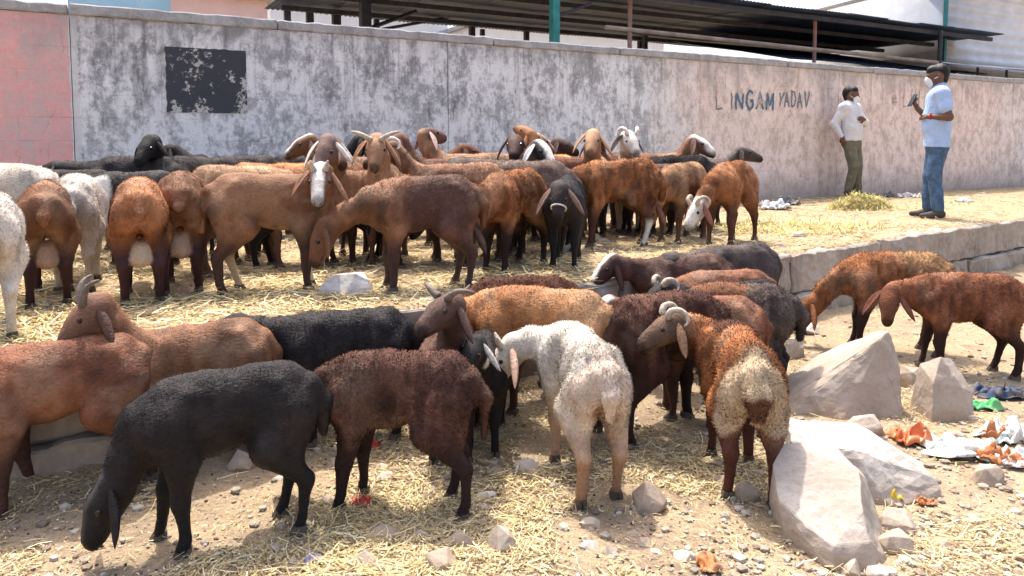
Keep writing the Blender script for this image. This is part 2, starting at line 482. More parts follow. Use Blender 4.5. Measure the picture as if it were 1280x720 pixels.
for i in range(NA):
    for j in range(NB):
        uu, _, zz = V[i * (NB + 1) + j]
        if mnoise.fractal(Vector((uu * 9, 3, zz * 9)), 1.0, 2.0, 4) > 0.78: continue
        k = i * (NB + 1) + j
        F.append((k, k + NB + 1, k + NB + 2, k + 1))
link('painted_rectangle', np_mesh('painted_rectangle', V, F), M['black_paint'], wall)

# hand painted lettering (strokes in a 1 x 1 cell)
GL = {
 'L': [[(0.1, 1), (0.1, 0), (0.8, 0.02)]], 'I': [[(0.5, 1), (0.5, 0)]],
 'N': [[(0.05, 0), (0.1, 1), (0.85, 0.05), (0.9, 1)]],
 'G': [[(0.9, 0.85), (0.55, 1), (0.15, 0.75), (0.1, 0.3), (0.5, 0), (0.9, 0.2), (0.9, 0.5), (0.55, 0.48)]],
 'A': [[(0.05, 0), (0.5, 1), (0.95, 0)], [(0.25, 0.38), (0.78, 0.38)]],
 'M': [[(0.05, 0), (0.12, 1), (0.5, 0.25), (0.88, 1), (0.95, 0)]],
 'Y': [[(0.05, 1), (0.48, 0.5)], [(0.95, 1), (0.48, 0.5), (0.45, 0)]],
 'D': [[(0.12, 0), (0.12, 1), (0.65, 0.9), (0.9, 0.5), (0.65, 0.1), (0.12, 0)]],
 'V': [[(0.05, 1), (0.5, 0), (0.95, 1)]],
 '#': [[(0.3, 1), (0.25, 0)], [(0.7, 1), (0.65, 0)], [(0.05, 0.66), (0.95, 0.68)], [(0.05, 0.33), (0.95, 0.35)]],
 'H': [[(0.1, 1), (0.1, 0)], [(0.9, 1), (0.9, 0)], [(0.1, 0.5), (0.9, 0.5)]],
 '1': [[(0.5, 1), (0.5, 0)]],
}
def wall_face(u, z, seed):
    return 0.012 * mnoise.noise(Vector((u * 1.4 + seed, z * 1.7, 0))) - 0.004
def letter(ch, u0, z0, w, h, thick, mat, seed, pseed):
    rr = random.Random(seed); V = []; F = []; sl = rr.uniform(-.10, .14); hs = rr.uniform(.86, 1.1)
    for st_i, st in enumerate(GL[ch]):
        pts = []
        for (p, q) in zip(st[:-1], st[1:]):
            for k in range(8):
                t = k / 8; pts.append((p[0] + (q[0] - p[0]) * t, p[1] + (q[1] - p[1]) * t))
        pts.append(st[-1])
        pts = [Vector((u0 + a * w + rr.uniform(-1, 1) * 0.007 + b * h * sl, z0 + b * h * hs + rr.uniform(-1, 1) * 0.007)) for a, b in pts]
        b0 = len(V)
        for i, p in enumerate(pts):
            t = (pts[min(i + 1, len(pts) - 1)] - pts[max(0, i - 1)]).normalized()
            nn = Vector((-t.y, t.x)); th = thick * (0.8 + 0.35 * rr.random()) / 2
            for sgn in (1, -1):
                q = p + nn * th * sgn
                V.append((q.x, wall_face(q.x, q.y, pseed) - 0.006 - 0.0012 * st_i, q.y))
            if i: F.append((b0 + 2 * i - 2, b0 + 2 * i - 1, b0 + 2 * i + 1, b0 + 2 * i))
    return np_mesh('letter_' + ch.lower() if ch.isalpha() else 'painted_mark', V, F), mat
M['blue_paint'] = flake_mat('faded_blue_paint', (0.10, 0.17, 0.24), (0.62, 0.50, 0.43), 0.54, 0.64, 12)
M['grey_paint'] = flake_mat('faded_grey_paint', (0.19, 0.20, 0.22), (0.62, 0.50, 0.43), 0.53, 0.64, 12)
M['pale_paint'] = flake_mat('faint_brown_paint', (0.30, 0.23, 0.19), (0.62, 0.50, 0.43), 0.45, 0.58, 12)
def lettering(text, x0, x1, y_top, y_bot, mats, thick, seed):
    ua, zt = wall_uz(x0, y_top); ub, _ = wall_uz(x1, y_top)
    zb = wall_uz((x0 + x1) / 2, y_bot)[1]; zt = wall_uz((x0 + x1) / 2, y_top)[1]
    cw = (ub - ua) / len(text)
    for i, ch in enumerate(text):
        if ch == ' ': continue
        me, mt = letter(ch, ua + i * cw + cw * 0.08, zb + random.Random(seed + i).uniform(-.012, .012), cw * 0.78, zt - zb, thick, mats[i], seed + i, u_j2)
        link(me.name.split('.')[0], me, mt, wall)
lettering('LI', 893, 922, 112, 136, [M['grey_paint']] * 2, 0.022, 3)
lettering('NGAM', 918, 968, 115, 137, [M['blue_paint']] * 4, 0.038, 7)
lettering('YADAV', 971, 1012, 115, 134, [M['grey_paint']] * 5, 0.026, 15)
u_j2b = u_j2
u_j2 = u_j
lettering('#', 1113, 1122, 118, 132, [M['pale_paint']], 0.02, 30)
lettering('L1H', 1128, 1150, 112, 134, [M['pale_paint']] * 3, 0.02, 33)

# ------------------------------------------------------------------ shed behind the wall
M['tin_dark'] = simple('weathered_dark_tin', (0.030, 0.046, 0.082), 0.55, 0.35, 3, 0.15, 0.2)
M['tin_white'] = simple('pale_painted_tin', (0.62, 0.62, 0.63), 0.6, 0.12, 3, 0.1)
M['steel_black'] = simple('dark_rusty_steel', (0.04, 0.04, 0.05), 0.6, 0.4, 8)
M['steel_green'] = simple('green_painted_steel', (0.03, 0.20, 0.19), 0.5, 0.25, 6)
M['steel_pink'] = simple('primer_red_steel', (0.32, 0.19, 0.17), 0.6, 0.2, 6)
M['wood'] = simple('grey_bamboo', (0.24, 0.19, 0.16), 0.85, 0.3, 5, 0.3)
M['white_wall'] = simple('white_rendered_wall', (0.78, 0.77, 0.75), 0.9, 0.05, 2)
M['pink_wall'] = simple('pink_rendered_wall', (0.66, 0.46, 0.42), 0.9, 0.08, 2)
M['tarp'] = simple('blue_tarpaulin', (0.10, 0.32, 0.52), 0.45, 0.2, 2, 0.3)
M['pale_blue'] = simple('pale_blue_sheet', (0.30, 0.47, 0.55), 0.7, 0.15, 2)
M['glass_dark'] = simple('dark_window_glass', (0.05, 0.06, 0.07), 0.15, 0.1, 2)
def corrugated(u0, u1, y0, y1, z0, z1, pitch=0.076, amp=0.010, along='y', seed=0, sag=0.03):
    """sheet lying between y0 (height z0) and y1 (height z1); corrugations run along y"""
    nu = int((u1 - u0) / pitch * 4) + 1; V = []; F = []
    ny = 6
    for i in range(nu):
        uu = u0 + (u1 - u0) * i / (nu - 1)
        w = amp * math.sin(2 * math.pi * (uu - u0) / pitch)
        for j in range(ny):
            t = j / (ny - 1)
            V.append((uu, y0 + (y1 - y0) * t, z0 + (z1 - z0) * t + w + sag * mnoise.noise(Vector((uu * 0.5, t * 2, seed)))))
    for i in range(nu - 1):
        for j in range(ny - 1):
            k = i * ny + j; F.append((k, k + ny, k + ny + 1, k + 1))
    return np_mesh('roof_sheet', V, F)
def thicken(o, t=0.004):
    m = o.modifiers.new('thickness', 'SOLIDIFY'); m.thickness = t; m.offset = 0
shed = empty('market_shed', W0 + Vector((0, 0, T)), W_ANG, 'long open market shed with dark corrugated tin roof behind the wall', 'shed')
zr = lambda px, py, back: wall_uz(px, py, back)
ue, ze = zr(1255, 43, 0.45)
u_left = zr(330, 10, 4.6)[0]
rng = random.Random(8)
u = u_left
RN, RF = ze, zr(700, 43, 4.6)[1]
while u < ue - 0.1:
    w = min(1.0, ue - u)
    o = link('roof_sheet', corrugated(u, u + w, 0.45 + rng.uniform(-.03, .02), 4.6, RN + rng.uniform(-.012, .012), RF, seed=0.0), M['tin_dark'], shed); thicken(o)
    u += max(w - 0.06, 0.05)
for k, yb in enumerate((0.6, 1.6, 2.7, 3.8)):
    zz = RN + (RF - RN) * (yb - 0.45) / 4.15 - 0.075
    MB().box((u_left + 0.1, yb - 0.03, zz - 0.05), (ue - 0.15, yb + 0.03, zz + 0.02)).build('purlin', M['steel_black'], shed)
def post(px, back, r, mat, name='post', sq=False):
    uu = zr(px, 60, back)[0]
    zt = RN + (RF - RN) * (back - 0.45) / 4.15 - 0.06
    b = MB()
    if sq: b.box((uu - r, back - r, -0.1), (uu + r, back + r, zt))
    else: b.tube([(uu, back, -0.1), (uu, back, zt)], [r, r], 10)
    b.build(name, mat, shed)
for px, back, r in ((360, 4.0, .045), (388, 3.9, .05), (421, 4.0, .06), (457, 2.7, .07), (471, 4.3, .04), (590, 4.2, .045), (603, 4.4, .035), (658, 4.0, .04), (800, 4.0, .04), (806, 3.6, .04), (1148, 2.4, .05)):
    post(px, back, r, M['steel_black'], sq=True)
post(693, 0.55, 0.05, M['steel_green'], sq=True)
post(787, 0.8, 0.032, M['steel_pink'])
post(1018, 0.9, 0.032, M['steel_pink'])
post(1175, 0.5, 0.04, M['steel_black'])
# diagonal braces
def bar(p0, p1, b0, b1, r, mat, name, parent=shed):
    a = zr(*p0, b0); b = zr(*p1, b1)
    MB().tube([(a[0], b0, a[1]), (b[0], b1, b[1])], [r, r], 8).build(name, mat, parent)
bar((757, 34), (1172, 78), 0.38, 0.38, 0.03, M['wood'], 'pole')
bar((455, 38), (520, 14), 2.7, 3.2, 0.03, M['steel_black'], 'brace')
bar((430, 45), (560, 22), 3.9, 3.9, 0.025, M['steel_black'], 'brace')
bar((693, 22), (740, 4), 0.6, 0.6, 0.02, M['steel_black'], 'brace')
# a lower lean-to whose roof hangs beneath the first at the far end
lean = empty('lean_to_shed', W0 + Vector((0, 0, T)), W_ANG, 'low lean-to roof of grey tin under the far end of the market shed', 'shed')
a = zr(880, 60, 2.2); b = zr(1225, 93, 1.0)
ul, ur = zr(850, 64, 3.5)[0], zr(1230, 88, 0.9)[0]
u = ul
zl0, zl1 = zr(1120, 84, 0.9)[1], zr(900, 56, 3.8)[1]
while u < ur:
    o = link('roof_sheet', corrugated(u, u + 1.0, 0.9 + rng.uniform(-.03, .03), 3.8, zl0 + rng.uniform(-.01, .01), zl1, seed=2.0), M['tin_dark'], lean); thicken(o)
    u += 0.94
for uu in np.linspace(ul + 0.2, ur - 0.2, 5):
    MB().tube([(uu, 1.0, -0.1), (uu, 1.0, zl0 - 0.03)], [0.035, 0.035], 8).build('post', M['wood'], lean)
MB().box((ul, 0.95, zl0 - 0.1), (ur, 1.02, zl0 - 0.03)).build('beam', M['wood'], lean)

# pale tin store at the right, horizontal corrugation
store = empty('tin_store', W0 + Vector((0, 0, T)), W_ANG, 'pale corrugated tin store with sloping roof at the far right', 'shed')
su0, sz1 = zr(1181, -8, 1.4); su1 = su0 + 6
V = []; F = []
nz = 120; ztop = sz1 + 0.25; zbot = -0.1
for i in range(nz + 1):
    zz = zbot + (ztop - zbot) * i / nz
    yy = 1.4 + 0.028 * math.sin(i * math.pi / 3)
    V += [(su0, yy, zz), (su1, yy, zz + 0.0)]
    if i: F.append((2 * i - 2, 2 * i - 1, 2 * i + 1, 2 * i))
o = link('wall_sheet', np_mesh('wall_sheet', V, F, smooth=True), M['tin_white'], store); thicken(o)
V = [(su0, 1.42, zbot), (su0, 7.0, zbot), (su0, 7.0, ztop - .3), (su0, 1.42, ztop)]
o = link('wall_sheet', np_mesh('wall_sheet', V, [(0, 1, 2, 3)]), M['tin_white'], store); thicken(o)
MB().box((su0 - 0.05, 1.33, -0.1), (su0 + 0.02, 1.38, ztop)).build('corner_post', M['steel_green'], store)
o = link('roof_sheet', corrugated(su0 - 0.2, su1, 1.1, 7.0, ztop + 0.05, ztop - 0.25, 0.12, 0.012), M['tin_white'], store); thicken(o)
# low tin canopy between the store and the wall
can = empty('tin_canopy', W0 + Vector((0, 0, T)), W_ANG, 'low tin canopy sticking out below the pale store', 'canopy')
cz = zr(1240, 84, 0.5)[1]; cu = zr(1178, 84, 0.5)[0]
u = cu
while u < cu + 5:
    o = link('roof_sheet', corrugated(u, u + 1.0, 0.5, 1.36, cz + rng.uniform(-.01, .01), cz + 0.16, seed=4.0), M['tin_white'], can); thicken(o)
    u += 0.95
for k in range(5):
    MB().tube([(cu + 0.3 + k * 1.0, 0.6, -0.1), (cu + 0.3 + k * 1.0, 0.6, cz - 0.01)], [0.025] * 2, 8).build('post', M['steel_black'], can)

# blue tarpaulin over the roof ridge behind
tp = empty('tarpaulin', W0 + Vector((0, 0, T)), W_ANG, 'blue tarpaulin stretched over poles above the shed roof', 'tarpaulin')
tu0, tz0 = zr(1095, 14, 6.0); tu1, tz1 = zr(1176, 8, 6.0)
V = []; F = []
for i in range(13):
    for j in range(7):
        s, t = i / 12, j / 6
        V.append((tu0 + (tu1 - tu0) * s, 6 + 2.0 * t, tz0 + (tz1 - tz0) * s + 0.35 * t + 0.10 * math.sin(s * 9 + t * 3) * 0.4))
for i in range(12):
    for j in range(6):
        k = i * 7 + j; F.append((k, k + 7, k + 8, k + 1))
o = link('sheet', np_mesh('sheet', V, F), M['tarp'], tp); thicken(o)
for uu in (tu0 + 0.1, (tu0 + tu1) / 2, tu1 - 0.1):
    MB().tube([(uu, 6.05, -0.1), (uu, 6.05, tz0 - 0.02)], [0.03, 0.03], 8).build('pole', M['steel_black'], tp)

# buildings beyond
def house(px0, px1, y_top, back, depth, mat, label, wins, h_extra=0.0, parapet=True):
    u0, zt = zr(px0, y_top, back); u1 = zr(px1, y_top, back)[0]
    zt2 = zr(px1, y_top, back)[1]; h = max(zt, zt2) + h_extra
    root = empty('house', W0 + Vector((0, 0, T)) + WDIR * u0 + WNRM * back, W_ANG, label, 'house')
    L = u1 - u0
    MB().box((0, 0, -0.3), (L, depth, h)).build('wall', mat, root)
    MB().box((-0.15, -0.15, h), (L + 0.15, depth + 0.15, h + 0.12)).build('roof', M['coping'], root)
    for (a, z0, w, hh) in wins:
        f = MB().box((a * L - 0.06, -0.05, z0 - 0.06), (a * L + w + 0.06, -0.003, z0 + hh + 0.06)).build('window', M['white_wall'], root)
        MB().box((a * L, -0.062, z0), (a * L + w, -0.053, z0 + hh)).build('pane', M['glass_dark'], f)
    return root
house(150, 334, 2, 9.0, 6.0, M['pink_wall'], 'low pink house seen over the wall at the left', [(0.12, 1.0, 1.1, 1.2), (0.5, 1.0, 1.1, 1.2), (0.8, 1.0, 1.0, 1.2)])
house(338, 560, 22, 15.0, 6.0, M['white_wall'], 'white house glimpsed between the posts under the shed roof', [(0.15, 1.2, 1.2, 1.2), (0.6, 1.2, 1.2, 1.2)])
house(600, 830, 50, 12.0, 6.0, M['white_wall'], 'low white outbuilding beyond the green post', [(0.2, 0.8, 1.0, 1.0), (0.62, 0.8, 1.0, 1.0)])
# pale blue sheet leaning over the wall top at the left
pb0, pbz = zr(84, -6, 0.7); pb1 = zr(214, -6, 0.7)[0]
pbr = empty('sheet_fence', W0 + Vector((0, 0, T)), W_ANG, 'pale blue sheet fence standing just behind the wall top at the left', 'fence')
u = pb0
while u < pb1 - 0.05:
    w = min(0.62, pb1 - u)
    MB().box((u, 0.7, -0.1), (u + w - 0.008, 0.715, WALL_H + 0.42)).build('sheet', M['pale_blue'], pbr)
    u += w
for uu in (pb0 + 0.05, (pb0 + pb1) / 2, pb1 - 0.06):
    MB().box((uu - 0.02, 0.72, -0.1), (uu + 0.02, 0.76, WALL_H + 0.4)).build('post', M['wood'], pbr)
# ================================================================== IMPLICIT BODIES
def sdf_mesh(prims, vox, zmin=None):
    """prims: (a, b, r1, r2, k, sy) tapered capsules blended with smooth union; returns V, F of the zero surface"""
    A = np.array([np.minimum(p[0], p[1]) - max(p[2], p[3]) for p in prims]).min(0) - 3 * vox
    B = np.array([np.maximum(p[0], p[1]) + max(p[2], p[3]) for p in prims]).max(0) + 3 * vox
    n = np.ceil((B - A) / vox).astype(int) + 1
    ax = [A[i] + np.arange(n[i]) * vox for i in range(3)]
    Fd = np.full(tuple(n), 1.0, np.float32)
    for (a, b, r1, r2, k, sy) in prims:
        a = np.array(a, float); b = np.array(b, float); m = max(r1, r2) + 0.05
        sl = []
        for i in range(3):
            f = min(1.0, sy) if i == 1 else 1.0
            lo = int(max(0, math.floor((min(a[i], b[i]) - m / f - A[i]) / vox)))
            hi = int(min(n[i], math.ceil((max(a[i], b[i]) + m / f - A[i]) / vox) + 1))
            sl.append(slice(lo, hi))
        X = (ax[0][sl[0]] - a[0])[:, None, None]; Y = ((ax[1][sl[1]] - a[1]) * sy)[None, :, None]; Z = (ax[2][sl[2]] - a[2])[None, None, :]
        d = (b - a) * np.array([1, sy, 1]); dd = max(float(d @ d), 1e-9)
        t = np.clip((X * d[0] + Y * d[1] + Z * d[2]) / dd, 0, 1)
        D = np.sqrt((X - t * d[0]) ** 2 + (Y - t * d[1]) ** 2 + (Z - t * d[2]) ** 2) - (r1 + (r2 - r1) * t)
        s = Fd[sl[0], sl[1], sl[2]]
        h = np.clip(0.5 + 0.5 * (s - D) / k, 0, 1)
        Fd[sl[0], sl[1], sl[2]] = s * (1 - h) + D * h - k * h * (1 - h)
    if zmin is not None:
        Fd = np.maximum(Fd, (zmin - ax[2])[None, None, :].astype(np.float32))
    return surface_nets(Fd, A, vox)

def surface_nets(Fd, A, vox):
    ins = Fd < 0
    n = Fd.shape
    c = np.zeros(tuple(k - 1 for k in n), np.int8)
    for dx in (0, 1):
        for dy in (0, 1):
            for dz in (0, 1):
                c += ins[dx:n[0] - 1 + dx, dy:n[1] - 1 + dy, dz:n[2] - 1 + dz]
    act = (c > 0) & (c < 8)
    I = np.argwhere(act)
    idx = -np.ones(act.shape, np.int32); idx[act] = np.arange(len(I))
    S = np.zeros((len(I), 3)); N = np.zeros(len(I))
    cor = [(0, 0, 0), (1, 0, 0), (0, 1, 0), (1, 1, 0), (0, 0, 1), (1, 0, 1), (0, 1, 1), (1, 1, 1)]
    for p in range(8):
        for q in range(p + 1, 8):
            a, b = np.array(cor[p]), np.array(cor[q])
            if abs(a - b).sum() != 1: continue
            fa = Fd[tuple((I + a).T)]; fb = Fd[tuple((I + b).T)]
            m = (fa < 0) != (fb < 0)
            t = np.where(m, fa / (fa - fb + 1e-12), 0)
            S += m[:, None] * (a + (b - a) * t[:, None]); N += m
    V = A + (I + S / N[:, None]) * vox
    Fs = []
    for axis in range(3):
        a1, a2 = [k for k in range(3) if k != axis]
        s0 = [slice(1, -1)] * 3; s1 = [slice(1, -1)] * 3
        s0[axis] = slice(0, -1); s1[axis] = slice(1, None)
        i0, i1 = ins[tuple(s0)], ins[tuple(s1)]
        E = np.argwhere(i0 != i1)
        flip = i0[tuple(E.T)]
        off = np.array([1, 1, 1]); off[axis] = 0
        P = E + off
        def cell(d1, d2):
            Q = P.copy(); Q[:, a1] -= d1; Q[:, a2] -= d2
            return idx[tuple(Q.T)]
        q = np.stack([cell(1, 1), cell(0, 1), cell(0, 0), cell(1, 0)], 1)
        if axis == 1: flip = ~flip
        q[~flip] = q[~flip][:, ::-1]
        Fs.append(q)
    F = np.concatenate(Fs)
    F = F[(F >= 0).all(1)]
    return V, F

def vnormals(V, F):
    d1 = V[F[:, 2]] - V[F[:, 0]]; d2 = V[F[:, 3]] - V[F[:, 1]]
    fn = np.cross(d1, d2); N = np.zeros_like(V)
    for k in range(4): np.add.at(N, F[:, k], fn)
    return N / (np.linalg.norm(N, axis=1, keepdims=True) + 1e-12)

def relax(V, F, it=2, w=0.5):
    for _ in range(it):
        S = np.zeros_like(V); C = np.zeros(len(V))
        for k in range(4):
            np.add.at(S, F[:, k], V[F[:, (k + 1) % 4]] + V[F[:, (k + 3) % 4]]); np.add.at(C, F[:, k], 2)
        V = V * (1 - w) + w * S / np.maximum(C, 1)[:, None]
    return V

def pdist(P, prims):
    best = np.full(len(P), 9.0)
    for (a, b, r1, r2, k, sy) in prims:
        a = np.array(a, float); s = np.array([1, sy, 1]); d = (np.array(b, float) - a) * s
        q = (P - a) * s; t = np.clip(q @ d / max(float(d @ d), 1e-9), 0, 1)
        best = np.minimum(best, np.linalg.norm(q - t[:, None] * d, axis=1) - (r1 + (r2 - r1) * t))
    return best

_cn = {}
def vnoise(P, scale, seed=0.0):
    """cheap smooth value noise on an array of points"""
    if 'T' not in _cn:
        _cn['T'] = np.random.RandomState(3).rand(64, 64, 64).astype(np.float32)
    Tt = _cn['T']; Q = P * scale + np.array([seed * 7.3 + 20, seed * 3.1 + 20, seed * 5.7 + 20])
    I = np.floor(Q).astype(int); f = Q - I; f = f * f * (3 - 2 * f); I = I % 64; J = (I + 1) % 64
    def g(x, y, z): return Tt[x, y, z]
    x0, y0, z0 = I.T; x1, y1, z1 = J.T; fx, fy, fz = f.T
    c = (g(x0, y0, z0) * (1 - fx) + g(x1, y0, z0) * fx) * (1 - fy) + (g(x0, y1, z0) * (1 - fx) + g(x1, y1, z0) * fx) * fy
    d = (g(x0, y0, z1) * (1 - fx) + g(x1, y0, z1) * fx) * (1 - fy) + (g(x0, y1, z1) * (1 - fx) + g(x1, y1, z1) * fx) * fy
    return c * (1 - fz) + d * fz

def sstep(a, b, x):
    t = np.clip((x - a) / (b - a), 0, 1); return t * t * (3 - 2 * t)

# ------------------------------------------------------------------ coat materials
def coat_mat(name, bump, rough=0.75, sheen=0.15, lo=.62, hi=1.25, spec=.18):
    n = NT(name)
    c = n.attr('Col')
    a = n.noise(150, 4, 0.65, n.mapping(scale=(.45, 1, .7), rot=(0, .6, 0))); b = n.noise(34, 4, 0.65, n.mapping(scale=(.6, 1, .8), rot=(0, .6, 0)))
    c2 = n.mix(n.ramp(a, [(0.3, 0.0), (0.7, 1.0)]), n.mix(1.0, c, (lo, lo, lo), 'MULTIPLY'), n.mix(1.0, c, (hi, hi, hi), 'MULTIPLY'))
    n.bump(n.math('ADD', a, n.math('MULTIPLY', b, 1.2)), bump, 0.012)
    n.p.inputs['Specular IOR Level'].default_value = spec
    n.p.inputs['Sheen Weight'].default_value = sheen
    n.p.inputs['Sheen Roughness'].default_value = 0.5
    return n.done(c2, rough)
M['hair'] = coat_mat('short_hair_coat', 0.55, 0.62, 0.0, .74, 1.18, .2)
M['wool'] = coat_mat('curly_wool_coat', 0.65, 0.85, 0.0)
def fleece_mat():
    n = NT('fleece_tufts')
    n.p.inputs['Specular IOR Level'].default_value = 0.12
    return n.done(n.attr('Col'), 0.8)
M['fleece'] = fleece_mat()
M['horn'] = simple('horn', (0.42, 0.35, 0.27), 0.6, 0.3, 60, 0.4)
M['horn_dark'] = simple('dark_horn', (0.14, 0.11, 0.09), 0.6, 0.3, 60, 0.4)
M['eye'] = simple('dark_eye', (0.02, 0.012, 0.008), 0.12, 0.1, 4)
M['hoof'] = simple('dusty_hoof', (0.10, 0.075, 0.055), 0.7, 0.3, 40)
M['collar'] = simple('white_cord', (0.62, 0.58, 0.52), 0.8, 0.15, 40)

BR = dict(brown=((0.140, 0.058, 0.026), (0.225, 0.102, 0.048), (0.055, 0.026, 0.020)),
          red=((0.125, 0.043, 0.020), (0.19, 0.072, 0.034), (0.05, 0.022, 0.017)),
          rust=((0.20, 0.072, 0.026), (0.31, 0.125, 0.048), (0.075, 0.034, 0.022)),
          orange=((0.27, 0.105, 0.032), (0.36, 0.16, 0.055), (0.06, 0.028, 0.018)),
          tan=((0.27, 0.14, 0.068), (0.37, 0.21, 0.11), (0.11, 0.055, 0.035)),
          dark=((0.060, 0.026, 0.019), (0.10, 0.045, 0.03), (0.024, 0.013, 0.012)),
          dkgrey=((0.050, 0.036, 0.032), (0.085, 0.062, 0.054), (0.022, 0.016, 0.015)),
          black=((0.0125, 0.0095, 0.0095), (0.024, 0.018, 0.018), (0.011, 0.009, 0.009)),
          white=((0.56, 0.485, 0.395), (0.70, 0.63, 0.54), (0.50, 0.40, 0.31)))
for _k in BR:
    _g = 1.15 if _k == 'black' else 1.0 if _k == 'white' else 1.22
    BR[_k] = tuple(tuple(_g * (0.95 * c + .05 * (.5 * t[0] + .35 * t[1] + .15 * t[2])) for c in t) for t in BR[_k])

def V3(*a): return np.array(a, float)
def dirv(yaw, pitch):
    return V3(math.cos(pitch) * math.cos(yaw), math.cos(pitch) * math.sin(yaw), math.sin(pitch))

def leaf(base, dirn, side, length, width, thick, droop, n=9, m=8):
    """ear: a long cupped leaf"""
    base = np.array(base); d = np.array(dirn); d = d / np.linalg.norm(d)
    s = np.array(side) - d * np.dot(side, d); s /= np.linalg.norm(s); t = np.cross(d, s)
    V = []; F = []
    for i in range(n):
        q = i / (n - 1)
        w = width * (0.35 + 0.65 * math.sin(min(1, q * 1.6) * math.pi / 2)) * (1 - q ** 3) ** 0.6 if q < 1 else 0.002
        c = base + d * length * q + V3(0, 0, -1) * droop * q * q * length
        for j in range(m):
            th = 2 * math.pi * j / m
            V.append(c + s * math.cos(th) * w / 2 + t * (math.sin(th) * thick * (1 - 0.6 * q) + 0.25 * w * math.cos(th) ** 2))
    for i in range(n - 1):
        for j in range(m):
            j2 = (j + 1) % m
            F.append((i * m + j, i * m + j2, (i + 1) * m + j2, (i + 1) * m + j))
    return np.array(V), np.array(F)

def horn_pts(kind, P, f, u, r, s, n=14):
    """centre line of a horn; s is the side (+1 along r)"""
    out = []
    b = P + f * 0.03 + u * 0.052 + r * s * 0.026
    for i in range(n):
        t = i / (n - 1)
        if kind == 'curl':
            th = t * 4.6; rad = 0.043 * (1 - 0.25 * t)
            out.append(b + r * s * (0.01 + 0.06 * t) + u * (rad * math.sin(th + 0.25) - 0.012) - f * (rad * (1 - math.cos(th))))
        elif kind == 'spread':
            out.append(b + r * s * (0.115 * t) + u * (0.036 * math.sin(t * 2.6)) - f * (0.05 * t * t))
        elif kind == 'back':
            out.append(b + r * s * (0.05 * t) + u * (0.05 * math.sin(t * 2.2)) - f * (0.11 * t))
        else:
            out.append(b + r * s * 0.018 * t + u * 0.045 * t - f * 0.03 * t)
    return out
HOOF = None
EYE = None
SHEEP = []

